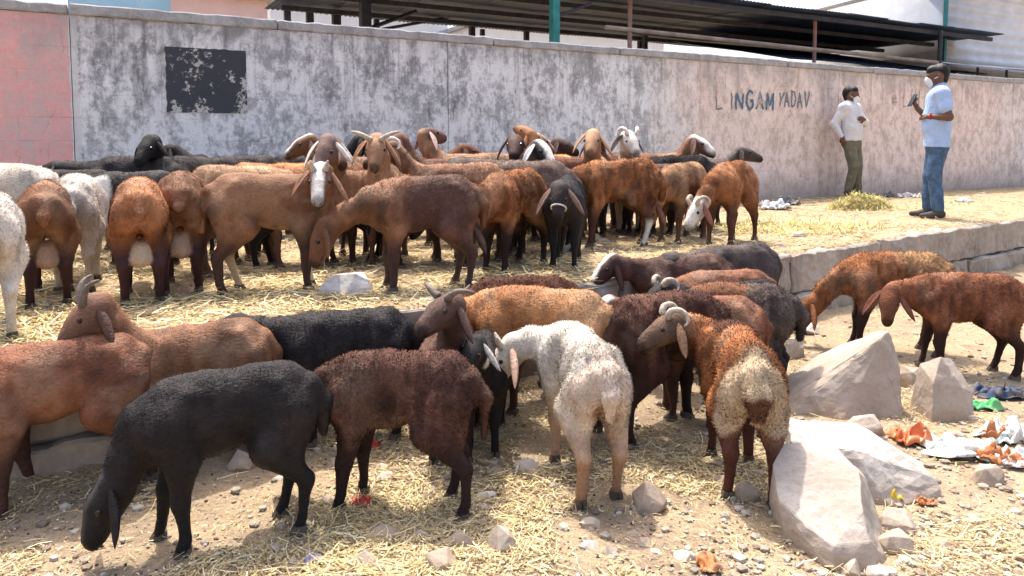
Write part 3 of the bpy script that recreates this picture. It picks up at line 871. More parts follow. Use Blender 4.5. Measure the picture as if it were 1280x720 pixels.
def sheep(label, px, Y, heading, H, coat, lvl=0, neck=(0, 35), head=(0, -25), vox=0.014, wool=0.3, horns=None, hmat='horn',
          ear=0.142, earcol=None, blaze=None, face=None, legs=None, rump=None, patches=(), tail=(0.026, 0.2), sac=None, seed=0, collar=False,
          fat=1.0, fleece=3000, flen=0.016, socks=None, group='sheep in the flock', stance=None, nlen=0.29, z=None):
    global HOOF, EYE
    rr = random.Random(seed * 77 + 5); rs = np.random.RandomState(seed * 13 + 1)
    k = H / 0.62
    base, base2, legc = [np.array(c) for c in BR[coat]]
    if legs is not None: legc = np.array(legs)
    # ---- skeleton (unit sheep, withers 0.62)
    sy = 1.42 / fat
    LX = np.array([.89, 1, 1])
    torso = [(V3(.19, 0, .472), V3(.05, 0, .474), .133, .136, .05, sy), (V3(.05, 0, .474), V3(-.09, 0, .490), .136, .124, .05, sy),
             (V3(-.09, 0, .492), V3(-.22, 0, .515), .122, .098, .05, sy), (V3(-.22, 0, .512), V3(-.305, 0, .496), .098, .070, .05, sy),
             (V3(.25, 0, .448), V3(.21, 0, .405), .074, .074, .06, 1.05), (V3(.16, 0, .540), V3(.04, 0, .545), .066, .058, .05, 1.1),
             (V3(-.14, 0, .562), V3(-.24, 0, .562), .048, .050, .06, 1.1), (V3(.05, 0, .43), V3(-.05, 0, .45), .092, .08, .05, 1.15)]
    for s in (1, -1):
        torso += [(V3(-.205, .066 * s, .572), V3(-.215, .07 * s, .555), .030, .030, .03, 1.0), (V3(-.325, .038 * s, .535), V3(-.315, .045 * s, .51), .024, .03, .03, 1.0),
                  (V3(.145, .068 * s, .565), V3(.205, .088 * s, .42), .032, .05, .035, 1.0)]
    st = stance if stance is not None else [rr.uniform(-.05, .05) for _ in range(4)]
    lg = []; hoofs = []
    for i, (s, o) in enumerate(((1, st[0]), (-1, st[1]))):
        y = .075 * s
        p = [V3(.20, y * .9, .46), V3(.165 + o * .15, y * 1.05, .345), V3(.185 + o * .6, y * .98, .195), V3(.182 + o, y * .98, .065), V3(.195 + o, y, .028)]
        r_ = [.078, .053, .030, .0195, .023]
        lg += [(p[j], p[j + 1], r_[j], r_[j + 1], (.05, .03, .018, .012)[j], 1.15 if j == 0 else 1.0) for j in range(4)]
        lg.append((p[2] + V3(.004, 0, .008), p[2] + V3(.004, 0, -.008), .029, .027, .015, 1.0))
        hoofs.append((p[4], o))
    for i, (s, o) in enumerate(((1, st[2]), (-1, st[3]))):
        y = .078 * s
        p = [V3(-.225, y * .68, .455), V3(-.155 + o * .25, y * 1.12, .345), V3(-.292 + o * .6, y * .98, .205), V3(-.268 + o, y * .98, .066), V3(-.25 + o, y, .028)]
        r_ = [.094, .064, .030, .0195, .024]
        lg += [(p[j], p[j + 1], r_[j], r_[j + 1], (.05, .028, .018, .012)[j], 1.2 if j == 0 else 1.0) for j in range(4)]
        lg.append((V3(-.275, y * .75, .43), V3(-.245 + o * .3, y * .9, .31), .070, .046, .04, 1.25))
        hoofs.append((p[4], o))
    torso = [(p[0] * LX, p[1] * LX, *p[2:]) for p in torso]
    lg = [(p[0] * LX, p[1] * LX, *p[2:]) for p in lg]
    hoofs = [(h_[0] * LX, h_[1]) for h_ in hoofs]
    ny, npit = R(neck[0]), R(neck[1])
    nb = V3(.205, 0, .50)
    P = nb + nlen * dirv(ny, npit)
    hf = dirv(R(head[0]), R(head[1]))
    hr = np.cross(hf, V3(0, 0, 1)); hr /= (np.linalg.norm(hr) + 1e-9)      # to the right
    hu = np.cross(hr, hf)
    mid = nb * .5 + P * .5 + V3(.02, 0, .02 if npit < 0 else -.012)
    P0 = P - hf * .012 - hu * .012
    nk = [(V3(.165, 0, .49), nb * .6 + mid * .4, .096, .077, .06, 1.25), (nb * .6 + mid * .4, mid * .6 + P0 * .4, .077, .063, .05, 1.2), (mid * .6 + P0 * .4, P0, .063, .054, .04, 1.15)]
    hd = [(P, P + hf * .075, .060, .052, .025, 1.0), (P + hf * .075 - hu * .004, P + hf * .172 - hu * .014, .049, .034, .022, 1.0),
          (P + hf * .05 + hu * .018, P + hf * .145 + hu * .006, .038, .029, .02, 1.0),
          (P + hf * .01 - hu * .034, P + hf * .165 - hu * .034, .040, .024, .02, 1.0),
          (P + hf * .178 - hu * .014, P + hf * .190 - hu * .022, .033, .028, .015, 1.0)]
    tl = [(V3(-.305, 0, .535), V3(-.352, 0, .46), tail[0] * 1.25, tail[0] * 1.3, .03, .85), (V3(-.352, 0, .46), V3(-.348, 0, .54 - tail[1]), tail[0] * 1.3, tail[0] * .75, .02, .85)]
    ext = []
    if sac is not None:
        ext = [(V3(-.225, 0, .30), V3(-.245, 0, .235), .034, .045, .018, 1.0)]
    prims = torso + nk + lg + hd + tl + ext
    prims = [(p[0], p[1], p[2], p[3], p[4], p[5]) for p in prims]
    V, F = sdf_mesh(prims, vox)
    V = relax(V, F, 2, 0.45)
    N = vnormals(V, F)
    if V[:, 0] @ N[:, 0] + V[:, 1] @ N[:, 1] < 0: F = F[:, ::-1]; N = -N
    # ---- colour
    dh, dl, dn = pdist(V, hd), pdist(V, lg), pdist(V, nk)
    dt = pdist(V, torso)
    n1 = vnoise(V, 9, seed); n2 = vnoise(V, 28, seed + 3)
    C = base + (base2 - base) * sstep(.3, .75, .6 * n1 + .4 * n2)[:, None]
    C *= (0.86 + 0.28 * vnoise(V, 45, seed + 5))[:, None]
    st_ = V * np.array([2.6, 1.0, .55])
    rid = vnoise(st_, 17, seed + 4)
    C *= (1 + wool * .55 * (sstep(.3, .7, rid) - .5))[:, None]
    C *= (0.72 + .56 * vnoise(V, 5.5, seed + 6))[:, None]
    if coat != 'black':
        du = .5 * sstep(.52, .74, vnoise(V, 6.5, seed + 11) * .7 + n2 * .3)
        C = C * (1 - du[:, None]) + du[:, None] * (C * .5 + np.array([.30, .21, .14]) * min(1.0, .35 + 2.2 * base[0]))
        C *= (1 - .45 * sstep(.60, .78, vnoise(V, 8.5, seed + 13) * .7 + n2 * .3))[:, None]
    wl = sstep(.37, .22, V[:, 2] + .05 * (n1 - .5)) * sstep(.03, .005, dl) * sstep(0.01, .05, dh)
    C = C * (1 - wl[:, None]) + wl[:, None] * legc * (0.8 + .4 * n2)[:, None]
    if socks is not None:
        for (li, sc) in socks:
            hp = hoofs[li][0]; w = sstep(.09, .06, np.hypot(V[:, 0] - hp[0], V[:, 1] - hp[1])) * sstep(.22, .17, V[:, 2])
            C = C * (1 - w[:, None]) + w[:, None] * np.array(sc)
    hq = V - P; la, lu, lf = hq @ hr, hq @ hu, hq @ hf
    wh = sstep(.02, .0, dh) * sstep(-.06, -.02, lf)
    fc = np.array(face) if face is not None else base * .85
    C = C * (1 - wh[:, None]) + wh[:, None] * fc * (0.8 + .4 * n2)[:, None]
    if blaze is not None:
        bc, bw = blaze
        w = wh * sstep(bw + .008, bw - .004, np.abs(la + .012 * (n1 - .5))) * sstep(-.022, -.005, lu)
        C = C * (1 - w[:, None]) + w[:, None] * np.array(bc)
    mz = wh * sstep(.165, .19, lf)
    C = C * (1 - .55 * mz[:, None])
    nos = wh * sstep(.008, .004, np.hypot(np.abs(la) - .015, lu + .006)) * sstep(.185, .195, lf)
    C = C * (1 - .8 * nos[:, None])
    mouth = wh * sstep(.006, .002, np.abs(lu + .034 + .0 * lf)) * sstep(.12, .14, lf)
    C = C * (1 - .7 * mouth[:, None])
    if rump is not None:
        w = sstep(-.23, -.28, V[:, 0] + .04 * (n1 - .5)) * sstep(.30, .36, V[:, 2])
        C = C * (1 - w[:, None]) + w[:, None] * np.array(rump) * (0.8 + .4 * n2)[:, None]
    if sac is not None:
        w = sstep(.012, .0, pdist(V, ext)) * sstep(.33, .29, V[:, 2])
        C = C * (1 - w[:, None]) + w[:, None] * np.array(sac)
    for (pc, pr, pcol) in patches:
        w = sstep(pr * 1.15, pr * .85, np.linalg.norm(V - np.array(pc), axis=1) + .06 * (n1 - .5) + .02 * (n2 - .5))
        C = C * (1 - w[:, None]) + w[:, None] * np.array(pcol) * (0.85 + .3 * n2)[:, None]
    # ---- woolly relief (not on face and shanks)
    wm = sstep(.0, .05, dh) * sstep(.24, .36, V[:, 2] + .08 * sstep(.06, .0, dn)) 
    if npit < 0: wm = np.maximum(wm * 1.0, sstep(.03, .07, dh) * sstep(.02, .0, dn) * .9)
    rel = (rid - .5) * .012 + (vnoise(V, 42, seed) - .5) * .006 + (vnoise(V, 85, seed + 1) - .5) * .004 + (vnoise(V, 14, seed + 2) - .5) * .014
    V = V + N * (rel * wm * wool)[:, None]
    V = V + N * ((vnoise(V, 11, seed + 9) - .5) * .010)[:, None]
    fold = vnoise(V * np.array([3.2, 1.0, 1.0]), 9, seed + 15)
    V = V + N * ((fold - .5) * .014 * sstep(.05, .0, dn))[:, None]
    # ---- ears join the body mesh
    Vs, Fs, Cs = [V], [F], [C]; nv = len(V)
    ec = np.array(earcol) if earcol is not None else fc * 1.05
    for s in (1, -1):
        b = P + hf * .0 + hu * .022 + hr * s * .046
        dv = hr * s * .62 - hf * .10 + V3(0, 0, -.72) + hu * .02
        dv = dv + rs.normal(size=3) * .08
        ev, ef = leaf(b, dv, hf + hr * 0.0, ear * rr.uniform(.92, 1.08), .052, .006, .35)
        Vs.append(ev); Fs.append(ef + nv); nv += len(ev)
        inner = np.tile(ec, (len(ev), 1)) * (0.85 + .3 * rs.rand(len(ev), 1)); Cs.append(inner)
    VV = np.concatenate(Vs) * k; FF = np.concatenate(Fs); CC = np.clip(np.concatenate(Cs), 0.004, .9)
    loc = at(px, Y, 0)
    loc.z = (terrace_z(loc.x, loc.y) if lvl else ground_z(loc.x, loc.y)) - 0.004 if z is None else z
    root = empty('sheep', loc, R(heading), label, 'sheep', group)
    SHEEP.append((loc.copy(), k, R(heading)))
    link('body', np_mesh('body', VV, FF, CC), M['wool'] if wool > 0.6 else M['hair'], root)
    # ---- fleece / hair tufts
    if fleece:
        fleece = int(fleece * 2.8); flen = flen * .72
        A_, B_, C_, D_ = V[F[:, 0]], V[F[:, 1]], V[F[:, 2]], V[F[:, 3]]
        wt = wm[F[:, 0]] * .9 + .1 * sstep(.02, .05, dh[F[:, 0]]) * sstep(.1, .2, V[F[:, 0], 2])
        area = np.linalg.norm(np.cross(C_ - A_, D_ - B_), axis=1) * (wt + 1e-4)
        pk = rs.choice(len(F), fleece, p=area / area.sum())
        a, b = rs.rand(fleece, 1), rs.rand(fleece, 1)
        pt = (A_[pk] * (1 - a) + B_[pk] * a) * (1 - b) + (D_[pk] * (1 - a) + C_[pk] * a) * b
        nn = N[F[pk, 0]]
        rv = rs.normal(size=(fleece, 3))
        flow = V3(-.6, 0, -.75)
        fl = flow - nn * (nn @ flow)[:, None]
        t = nn * (.35 + .5 * wool) + fl * (.95 - .6 * wool) + rv * (.16 + .28 * wool)
        t /= np.linalg.norm(t, axis=1, keepdims=True)
        L = flen * (0.6 + .8 * rs.rand(fleece, 1))
        sd = np.cross(t, rv); sd /= np.linalg.norm(sd, axis=1, keepdims=True) + 1e-9
        wd = (.0011 + .0010 * wool) * (0.7 + .6 * rs.rand(fleece, 1))
        TV = np.stack([pt - sd * wd - nn * .002, pt + sd * wd - nn * .002, pt + t * L], 1).reshape(-1, 3) * k
        TF = np.arange(fleece * 3).reshape(-1, 3)
        gn = np.cross(TV[1::3] - TV[0::3], TV[2::3] - TV[0::3])
        bad = (gn * nn).sum(1) < 0
        TF[bad] = TF[bad][:, ::-1]
        tc = C[F[pk, 0]] * (1 + (.18 + .42 * wool) * (rs.rand(fleece, 1) - .42))
        TC = np.repeat(tc, 3, 0); TC[2::3] *= 1.18
        tn = nn * .8 + t * .35; tn /= np.linalg.norm(tn, axis=1, keepdims=True)
        link('fleece', np_mesh('fleece', TV, TF, np.clip(TC, .004, .9), n=np.repeat(tn, 3, 0)), M['fleece'], root, kind='stuff')
    # ---- horns, eyes, hooves
    if horns:
        kind = horns if isinstance(horns, str) else horns[0]
        for s in (1, -1):
            pts = horn_pts(kind, P, hf, hu, hr, s); n = len(pts)
            b = MB().tube([Vector(p * k) for p in pts], [k * (.0135 * (1 - i / (n - 1)) ** .7 + .0035) * (1 + .07 * math.sin(i * 2.6)) for i in range(n)], 8)
            b.build('horn', M[hmat], root, smooth=True)
    for s in (1, -1):
        e = P + hf * .078 + hu * .020 + hr * s * .046
        if EYE is None:
            bm = bmesh.new(); bmesh.ops.create_uvsphere(bm, u_segments=10, v_segments=8, radius=.0115)
            EYE = bpy.data.meshes.new('eye'); bm.to_mesh(EYE); bm.free(); EYE.materials.append(M['eye'])
        o = link('eye', EYE, None, root); o.location = Vector(e * k); o.scale = (k, k, k)
    if HOOF is None:
        b = MB()
        for s in (1, -1):
            q = [(-.026, .002 * s), (.018, .002 * s), (.036, .006 * s), (.030, .020 * s), (.0, .026 * s), (-.024, .022 * s)]
            if s < 0: q = q[::-1]
            n0 = len(b.v)
            for (zz, sc, sh) in ((-.004, 1.0, 0), (.016, .96, -.004), (.036, .78, -.010)):
                for (x, y) in q: b.v.append(Vector((x * sc + sh, y * sc, zz)))
            for l_ in range(2):
                for j in range(6):
                    b.f.append([n0 + l_ * 6 + j, n0 + l_ * 6 + (j + 1) % 6, n0 + l_ * 6 + 6 + (j + 1) % 6, n0 + l_ * 6 + 6 + j])
            b.f.append([n0 + 12 + j for j in range(6)]); b.f.append([n0 + j for j in range(6)][::-1])
        HOOF = b.mesh('hoof'); HOOF.materials.append(M['hoof'])
    for (hp, o_) in hoofs:
        o = link('hoof', HOOF, None, root); o.location = Vector((hp[0] * k, hp[1] * k, 0.0)); o.scale = (k, k, k)
    if collar:
        c0 = P * .75 + mid * .25 if False else P + hf * .12 - hu * .01
        pts = []
        for i in range(17):
            th = i / 16 * 2 * math.pi
            pts.append(Vector((c0 + hr * math.cos(th) * .047 + hu * math.sin(th) * .052) * k))
        MB().tube(pts, [.006 * k] * 17, 6, cap=False).build('halter', M['collar'], root, smooth=True)
    return root
# ================================================================== THE FLOCK
W_ = (0.68, 0.63, 0.57); CR = (0.50, 0.37, 0.24); BK = (0.012, 0.011, 0.012); PINK = (0.42, 0.22, 0.17)
GA, GB = 'sheep on the lower ground in front', 'sheep crowded on the terrace by the wall'
G = dict(group=GA, lvl=0); U = dict(group=GB, lvl=1)
NEAR = dict(vox=.0115)
# ---- lower ground, front row
sheep('reddish brown sheep cut off by the left edge, one white hind sock', 76, 2.55, heading=212, H=0.575, coat='red', neck=(0, 15), head=(0, -20), z=0.005, wool=.2, fleece=7000, flen=0.0075, seed=1,
      socks=[(3, W_)], stance=[0.02, -0.08, -0.02, 0.02], **NEAR, **G)
sheep('black sheep grazing in the foreground with its nose to the straw', 284, 2.32, heading=204, H=0.555, coat='black', neck=(8, -57), head=(10, -62), wool=.25, fleece=8000, flen=0.008, seed=2,
      stance=[-.03, .06, -.02, .03], nlen=0.27, blaze=((.05, .045, .045), .02), **NEAR, **G)
sheep('dark brown woolly sheep standing behind the rump of the foreground black sheep', 497, 2.54, heading=172, H=0.555, coat='dark', neck=(-4, -40), head=(0, -62), wool=.8, fleece=12000, flen=.011, seed=3,
      stance=[.05, .0, -.06, .03], tail=(.02, .24), **NEAR, **G)
sheep('white sheep with tan legs turning its lowered head to the left', 728, 2.75, heading=101, H=0.57, coat='white', neck=(70, -2), head=(86, -56), nlen=0.25, wool=.5, fleece=9000, flen=.013, seed=4,
      legs=(0.44, 0.28, 0.18), rump=(0.6, 0.47, 0.37), tail=(.024, .17), horns='short', earcol=(.55, .36, .27), stance=[.0, .03, -.02, .03], fat=0.8,
      socks=[(2, (0.34, 0.19, 0.11)), (3, (0.34, 0.19, 0.11))], patches=[((-.30, 0, .36), .05, (.36, .20, .13))], **NEAR, **G)
sheep('woolly brown sheep seen from behind with cream rump and curled horns', 922, 2.76, heading=84, H=0.57, coat='rust', neck=(80, 20), head=(102, -26), fat=0.9, nlen=0.25, wool=1.0, fleece=13000, flen=.013, seed=5,
      legs=(.085, .03, .02), rump=CR, tail=(0.032, 0.17), horns='curl', face=(.13, .085, .06), earcol=(.30, .17, .10), stance=[.03, -.02, .03, -.06],
      patches=[((.15, .0, .62), .10, (.10, .045, .03)), ((-.365, 0, .43), .055, (.13, .06, .035)), ((-.26, .1, .36), .09, (.52, .40, .28)), ((-.26, -.1, .34), .08, (.48, .36, .25))], **NEAR, **G)
sheep('very dark brown woolly sheep between the white one and the horned one', 834, 3.22, heading=30, H=0.62, coat='dark', neck=(0, -45), head=(0, -60), wool=.85, fleece=10000, flen=.012, seed=6,
      tail=(.022, .2), stance=[.02, .04, .05, -.05], **NEAR, **G)
# ---- lower ground, second row
sheep('smooth brown sheep with raised head standing behind the leftmost front sheep', 246, 2.84, heading=210, H=0.555, coat='brown', neck=(6, 58), head=(10, -42), z=0.01, wool=.15, fleece=7000, flen=0.0075, seed=7,
      horns='back', hmat='horn_dark', face=(.17, .085, .055), earcol=(.10, .05, .035), ear=.14, nlen=0.29, **NEAR, **G)
sheep('black sheep with its back against the kerb, head at its left', 432, 3.1, heading=190, H=.55, coat='black', neck=(0, 14), head=(14, -22), z=0.015, wool=.5, fleece=7000, flen=.01, seed=8,
      earcol=(.35, .33, .32), **NEAR, **G)
sheep('brown sheep holding its horned head high above the dark woolly one', 562, 3.05, heading=276, H=0.555, coat='dark', neck=(0, 58), head=(-45, -18), wool=.4, fleece=6000, flen=.01, seed=9,
      horns='spread', hmat='horn_dark', face=(.085, .045, .035), fat=.85, **NEAR, **G)
sheep('small black lamb with pale ears squeezed left of the white sheep', 606, 3.08, heading=266, H=0.46, coat='black', neck=(0, 40), head=(-14, -30), patches=[((.36, .05, .60), .035, W_)], wool=.3, fleece=5000, flen=.01, seed=10,
      blaze=None, earcol=(0.5, 0.46, 0.42), fat=.85, **NEAR, **G)
sheep('orange tan sheep standing side on behind the white one', 676, 3.24, heading=152, H=0.64, coat='orange', neck=(0, -14), head=(10, -50), wool=.35, fleece=8000, flen=.01, seed=11,
      patches=[((-.26, 0, .60), .12, (.36, .20, .10))], **NEAR, **G)
sheep('dark curly sheep whose back shows behind the orange tan one', 655, 3.66, heading=22, H=.60, coat='dark', neck=(0, -40), head=(0, -60), wool=1.0, fleece=8000, flen=.014, seed=12,
      patches=[((0, 0, .6), .3, (.085, .034, .022))], vox=.013, **G)
sheep('chestnut sheep with a broad white blaze, head lowered towards the white sheep', 872, 3.42, heading=183, H=0.565, coat='red', neck=(6, 18), head=(24, -44), wool=.4, fleece=6000, flen=.01, seed=13,
      blaze=(W_, .034), face=(.11, .055, .04), earcol=(.14, .07, .05), vox=.013, **G)
sheep('grey brown curly sheep behind the horned one seen from behind', 916, 3.72, heading=165, H=0.565, coat='dkgrey', neck=(0, -20), head=(0, -50), wool=1.0, fleece=7000, flen=.014, seed=14,
      patches=[((.1, 0, .6), .16, (.20, .09, .05))], vox=.013, **G)
sheep('black sheep with a pale curved horn in the knot beside the kerb', 918, 3.86, heading=196, H=0.54, coat='black', neck=(0, 20), head=(15, -25), wool=.6, fleece=5000, flen=.012, seed=15,
      horns='curl', vox=.013, **G)
sheep('reddish sheep whose back shows right of the black horned head', 900, 4.12, heading=182, H=0.565, coat='red', neck=(0, -25), head=(0, -50), wool=.4, fleece=5000, flen=.01, seed=16, vox=.014, **G)
sheep('dark sheep with white face mark farthest left of the knot beside the kerb', 852, 4.42, heading=190, H=.585, coat='dark', neck=(5, 18), head=(20, -35), wool=.5, fleece=4000, flen=.011, seed=17,
      blaze=(W_, .02), vox=.015, **G)
sheep('dark grey sheep farthest back in the knot beside the kerb', 912, 4.62, heading=200, H=.62, coat='dkgrey', neck=(10, 10), head=(20, -50), wool=.5, fleece=4000, flen=.011, seed=18,
      patches=[((.2, 0, .5), .09, (.16, .09, .06))], vox=.015, **G)
# ---- lower ground, right
sheep('shaggy brown sheep with golden back grazing behind the big right boulder', 1112, 4.5, heading=164, H=0.605, coat='rust', neck=(0, -42), head=(0, -55), wool=1.0, fleece=7000, flen=.016, seed=19,
      patches=[((-.2, 0, .62), .17, (.34, .19, .09))], legs=(.03, .018, .015), nlen=.34, vox=.014, **G)
sheep('reddish brown sheep with long drooping ears near the right edge', 1203, 4.05, heading=164, H=0.555, coat='red', neck=(10, -4), head=(70, -58), nlen=0.23, wool=.7, fleece=8000, flen=.012, seed=20,
      legs=(.035, .017, .014), ear=.16, earcol=(.19, .075, .05), stance=[-.02, .05, -.04, .04], vox=.0125, **G)

# ---- terrace, front row from the left
sheep('white sheep at the left edge of the terrace seen from behind', -4, 3.12, heading=124, H=0.6, coat='white', neck=(0, -30), head=(0, -55), wool=.5, fleece=6000, flen=.012, seed=21, legs=(.55, .47, .38), vox=.013, **U)
sheep('brown ram seen from behind beside the white sheep at the left', 70, 3.78, heading=119, H=0.61, coat='brown', neck=(0, -30), head=(0, -55), wool=.3, fleece=5000, flen=.009, seed=22, sac=(.40, .26, .17), legs=(.045, .018, .016), tail=(.02, .12), vox=.013, **U)
sheep('white sheep half hidden behind the brown ram at the left', 104, 4.1, heading=114, H=0.62, coat='white', neck=(0, -30), head=(0, -55), wool=.5, fleece=4000, flen=.012, seed=23, vox=.015, **U)
sheep('rusty brown ram seen from behind with pale underparts', 183, 3.80, heading=116, H=0.62, coat='rust', neck=(0, -30), head=(0, -55), wool=.5, fleece=6000, flen=.011, seed=24, sac=(.48, .36, .25), legs=(.05, .02, .02),
      patches=[((-.345, 0, .40), .055, (.33, .16, .11))], tail=(.018, .10), vox=.013, **U)
sheep('brown ram seen from behind next to the big side-on sheep', 233, 4.05, heading=112, H=0.64, coat='brown', neck=(0, -30), head=(0, -55), wool=.4, fleece=5000, flen=.01, seed=25, sac=(.40, .27, .19), legs=(.05, .02, .02), tail=(.018, .10), vox=.014, **U)
sheep('large smooth brown sheep side on, white faced head turned to the camera', 345, 3.98, heading=20, H=0.635, coat='brown', neck=(-80, 36), head=(-102, -44), wool=.15, fleece=7000, flen=0.0075, seed=26,
      blaze=(W_, .03), earcol=(.30, .15, .09), horns='short', socks=[(2, CR), (0, (.5, .42, .34))], stance=[.03, .0, .06, -.03], fat=.9, nlen=0.22, vox=.0125,
      patches=[((-.1, 0, .60), .2, (.27, .135, .07))], **U)
sheep('grey brown sheep bending its head down to the white stone', 528, 4.02, heading=196, H=0.62, coat='brown', neck=(2, -26), head=(6, -66), wool=.45, fleece=8000, flen=.011, seed=27,
      patches=[((-.16, 0, .64), .09, (.05, .032, .03)), ((-.1, 0, .45), .22, (.105, .05, .036))], ear=.14, nlen=.33, vox=.013, **U)
sheep('rusty curly sheep grazing with its forehead towards the camera', 640, 4.72, heading=238, H=0.63, coat='rust', neck=(-8, -44), head=(-10, -58), wool=.9, fleece=8000, flen=.012, seed=28,
      horns=None, face=(.06, .034, .028), legs=(.03, .016, .015), vox=.0135, **U)
sheep('black sheep facing the camera with a white cord halter', 706, 4.8, heading=262, H=0.58, coat='black', neck=(0, 12), head=(-6, -58), wool=.4, fleece=4000, flen=.01, seed=29,
      collar=True, earcol=(.22, .13, .10), face=(.03, .02, .018), ear=.15, vox=.014, **U)
sheep('rusty curly sheep side on in the middle of the terrace', 768, 5.72, heading=190, H=0.665, coat='rust', neck=(0, -22), head=(0, -55), wool=1.0, fleece=8000, flen=.015, seed=30,
      socks=[(2, W_)], vox=.014, **U)
sheep('tan brown sheep grazing left of the white faced one', 850, 6.12, heading=230, H=0.645, coat='tan', neck=(-6, -44), head=(-14, -58), wool=.7, fleece=6000, flen=.012, seed=31,
      face=(.22, .10, .06), patches=[((0, 0, .3), .2, (.12, .06, .04))], vox=.0145, **U)
sheep('brown sheep with white face and horns grazing at the right end of the flock', 910, 5.85, heading=232, H=0.65, coat='rust', neck=(-14, -38), head=(-20, -50), wool=.7, fleece=6000, flen=.012, seed=32,
      blaze=(W_, .05), face=(.5, .42, .36), earcol=(.30, .12, .09), horns='curl', legs=(.10, .045, .03), stance=[.0, .05, -.1, -.02], fat=.85, vox=.0145, **U)
# ---- terrace, second and third rows
sheep('greyish white sheep whose back shows at the far left under the pink wall', 10, 4.7, heading=70, H=0.67, coat='white', neck=(0, -10), head=(0, -40), wool=.5, fleece=2500, seed=33, vox=.018, **U)
sheep('black sheep with a white flank patch in the gap between the rams', 168, 4.72, heading=182, H=.62, coat='black', neck=(0, 0), head=(0, -40), wool=.3, fleece=2500, seed=34, patches=[((.16, .1, .50), .09, W_), ((.16, -.1, .5), .09, W_)], vox=.017, **U)
sheep('tan sheep whose rump rises behind the big side-on sheep', 308, 4.62, heading=40, H=0.65, coat='tan', neck=(0, 10), head=(0, -30), wool=.4, fleece=3500, seed=35, vox=.016, **U)
sheep('orange sheep with pale ears looking out over the big brown back', 350, 4.9, heading=356, H=0.66, coat='orange', neck=(-12, 54), head=(-50, -35), earcol=(0.62, 0.55, 0.47), wool=.4, fleece=3500, seed=36, horns=None, face=(.17, .085, .05), vox=.016, **U)
sheep('sheep with dark face and two white ears facing the camera', 434, 5.05, heading=268, H=0.67, coat='brown', neck=(0, 56), head=(-6, -48), wool=.4, fleece=3500, seed=37, earcol=W_, face=(.16, .10, .08), patches=[((.3, .06, .68), .05, W_)], horns=None, vox=.016, **U)
sheep('tan faced sheep with wide spread horns facing the camera', 486, 5.0, heading=271, H=0.67, coat='tan', neck=(0, 56), head=(3, -45), wool=.4, fleece=3500, seed=38, horns='spread', face=(.30, .155, .085), vox=.016, **U)
sheep('brown sheep standing behind the white faced one, body only', 462, 4.82, heading=6, H=0.62, coat='brown', neck=(0, -10), head=(0, -45), wool=.4, fleece=3500, seed=39, vox=.016, **U)
sheep('brown sheep with a white curved horn looking to the left', 572, 5.02, heading=186, H=0.66, coat='brown', neck=(4, 46), head=(20, -25), wool=.5, fleece=3500, seed=40, horns='curl', hmat='collar', vox=.016, **U)
sheep('rust red sheep with its head raised to the left behind the horned one', 562, 5.85, heading=183, H=.68, coat='red', neck=(0, 60), head=(8, -12), wool=.4, fleece=3000, seed=41, vox=.017, **U)
sheep('dark headed sheep showing one pale inner ear, tallest of the crowd', 590, 6.25, heading=170, H=.72, coat='tan', neck=(8, 62), head=(-120, 0), wool=.5, fleece=3000, seed=42, face=(.12, .06, .045), earcol=(.58, .40, .33), ear=.12, vox=.017, **U)
sheep('sheep with black and white face over the grey brown back', 604, 5.75, heading=345, H=.68, coat='dkgrey', neck=(0, 46), head=(-38, -35), wool=.5, fleece=3000, seed=43, blaze=(W_, .03), face=(.02, .017, .016), earcol=W_, vox=.017, **U)
sheep('grey brown sheep whose broad back fills the middle of the crowd', 655, 5.35, heading=176, H=.675, coat='dkgrey', neck=(0, -8), head=(0, -45), wool=.6, fleece=4000, seed=44, patches=[((-.1, 0, .5), .3, (.135, .085, .065))], vox=.016, **U)
sheep('orange brown sheep with its neck stretched straight up', 688, 6.55, heading=120, H=.70, coat='orange', neck=(0, 70), head=(10, 25), wool=.4, fleece=3000, seed=45, vox=.018, **U)
sheep('rust brown sheep back left of the light headed one', 712, 6.15, heading=30, H=.685, coat='red', neck=(0, -10), head=(0, -40), wool=.5, fleece=3000, seed=46, vox=.018, **U)
sheep('light brown headed sheep peering over the rusty curly back', 741, 6.45, heading=262, H=.70, coat='tan', neck=(0, 62), head=(-5, -35), wool=.5, fleece=3000, seed=47, face=(.42, .25, .14), horns=None, vox=.017, **U)
sheep('white headed sheep with a large curled horn behind the rusty curly one', 786, 6.78, heading=258, H=.71, coat='white', neck=(0, 58), head=(30, -35), wool=.5, fleece=3000, seed=48, horns='curl', hmat='collar', face=(.55, .5, .44), earcol=(.08, .05, .04), patches=[((-.1, 0, .5), .3, (.08, .045, .035))], vox=.017, **U)
sheep('brown sheep with white muzzle looking right above the black back', 806, 7.1, heading=352, H=.715, coat='brown', neck=(0, 50), head=(-22, -30), wool=.5, fleece=3000, seed=49, blaze=(W_, .045), face=(.14, .07, .05), horns=None, vox=.018, **U)
sheep('black woolly sheep behind the tan brown grazer', 842, 6.75, heading=182, H=.685, coat='black', neck=(0, -10), head=(0, -45), wool=.8, fleece=3500, seed=50, vox=.017, **U)
sheep('dark sheep head at the right end of the crowd near the bare wall', 868, 7.25, heading=5, H=.65, coat='dkgrey', neck=(0, 40), head=(-15, -15), wool=.4, fleece=2500, seed=51, vox=.018, **U)
sheep('black sheep legs and belly under the rusty curly one', 772, 6.30, heading=184, H=.60, coat='black', neck=(0, -30), head=(0, -50), wool=.4, fleece=2000, seed=52, vox=.018, **U)
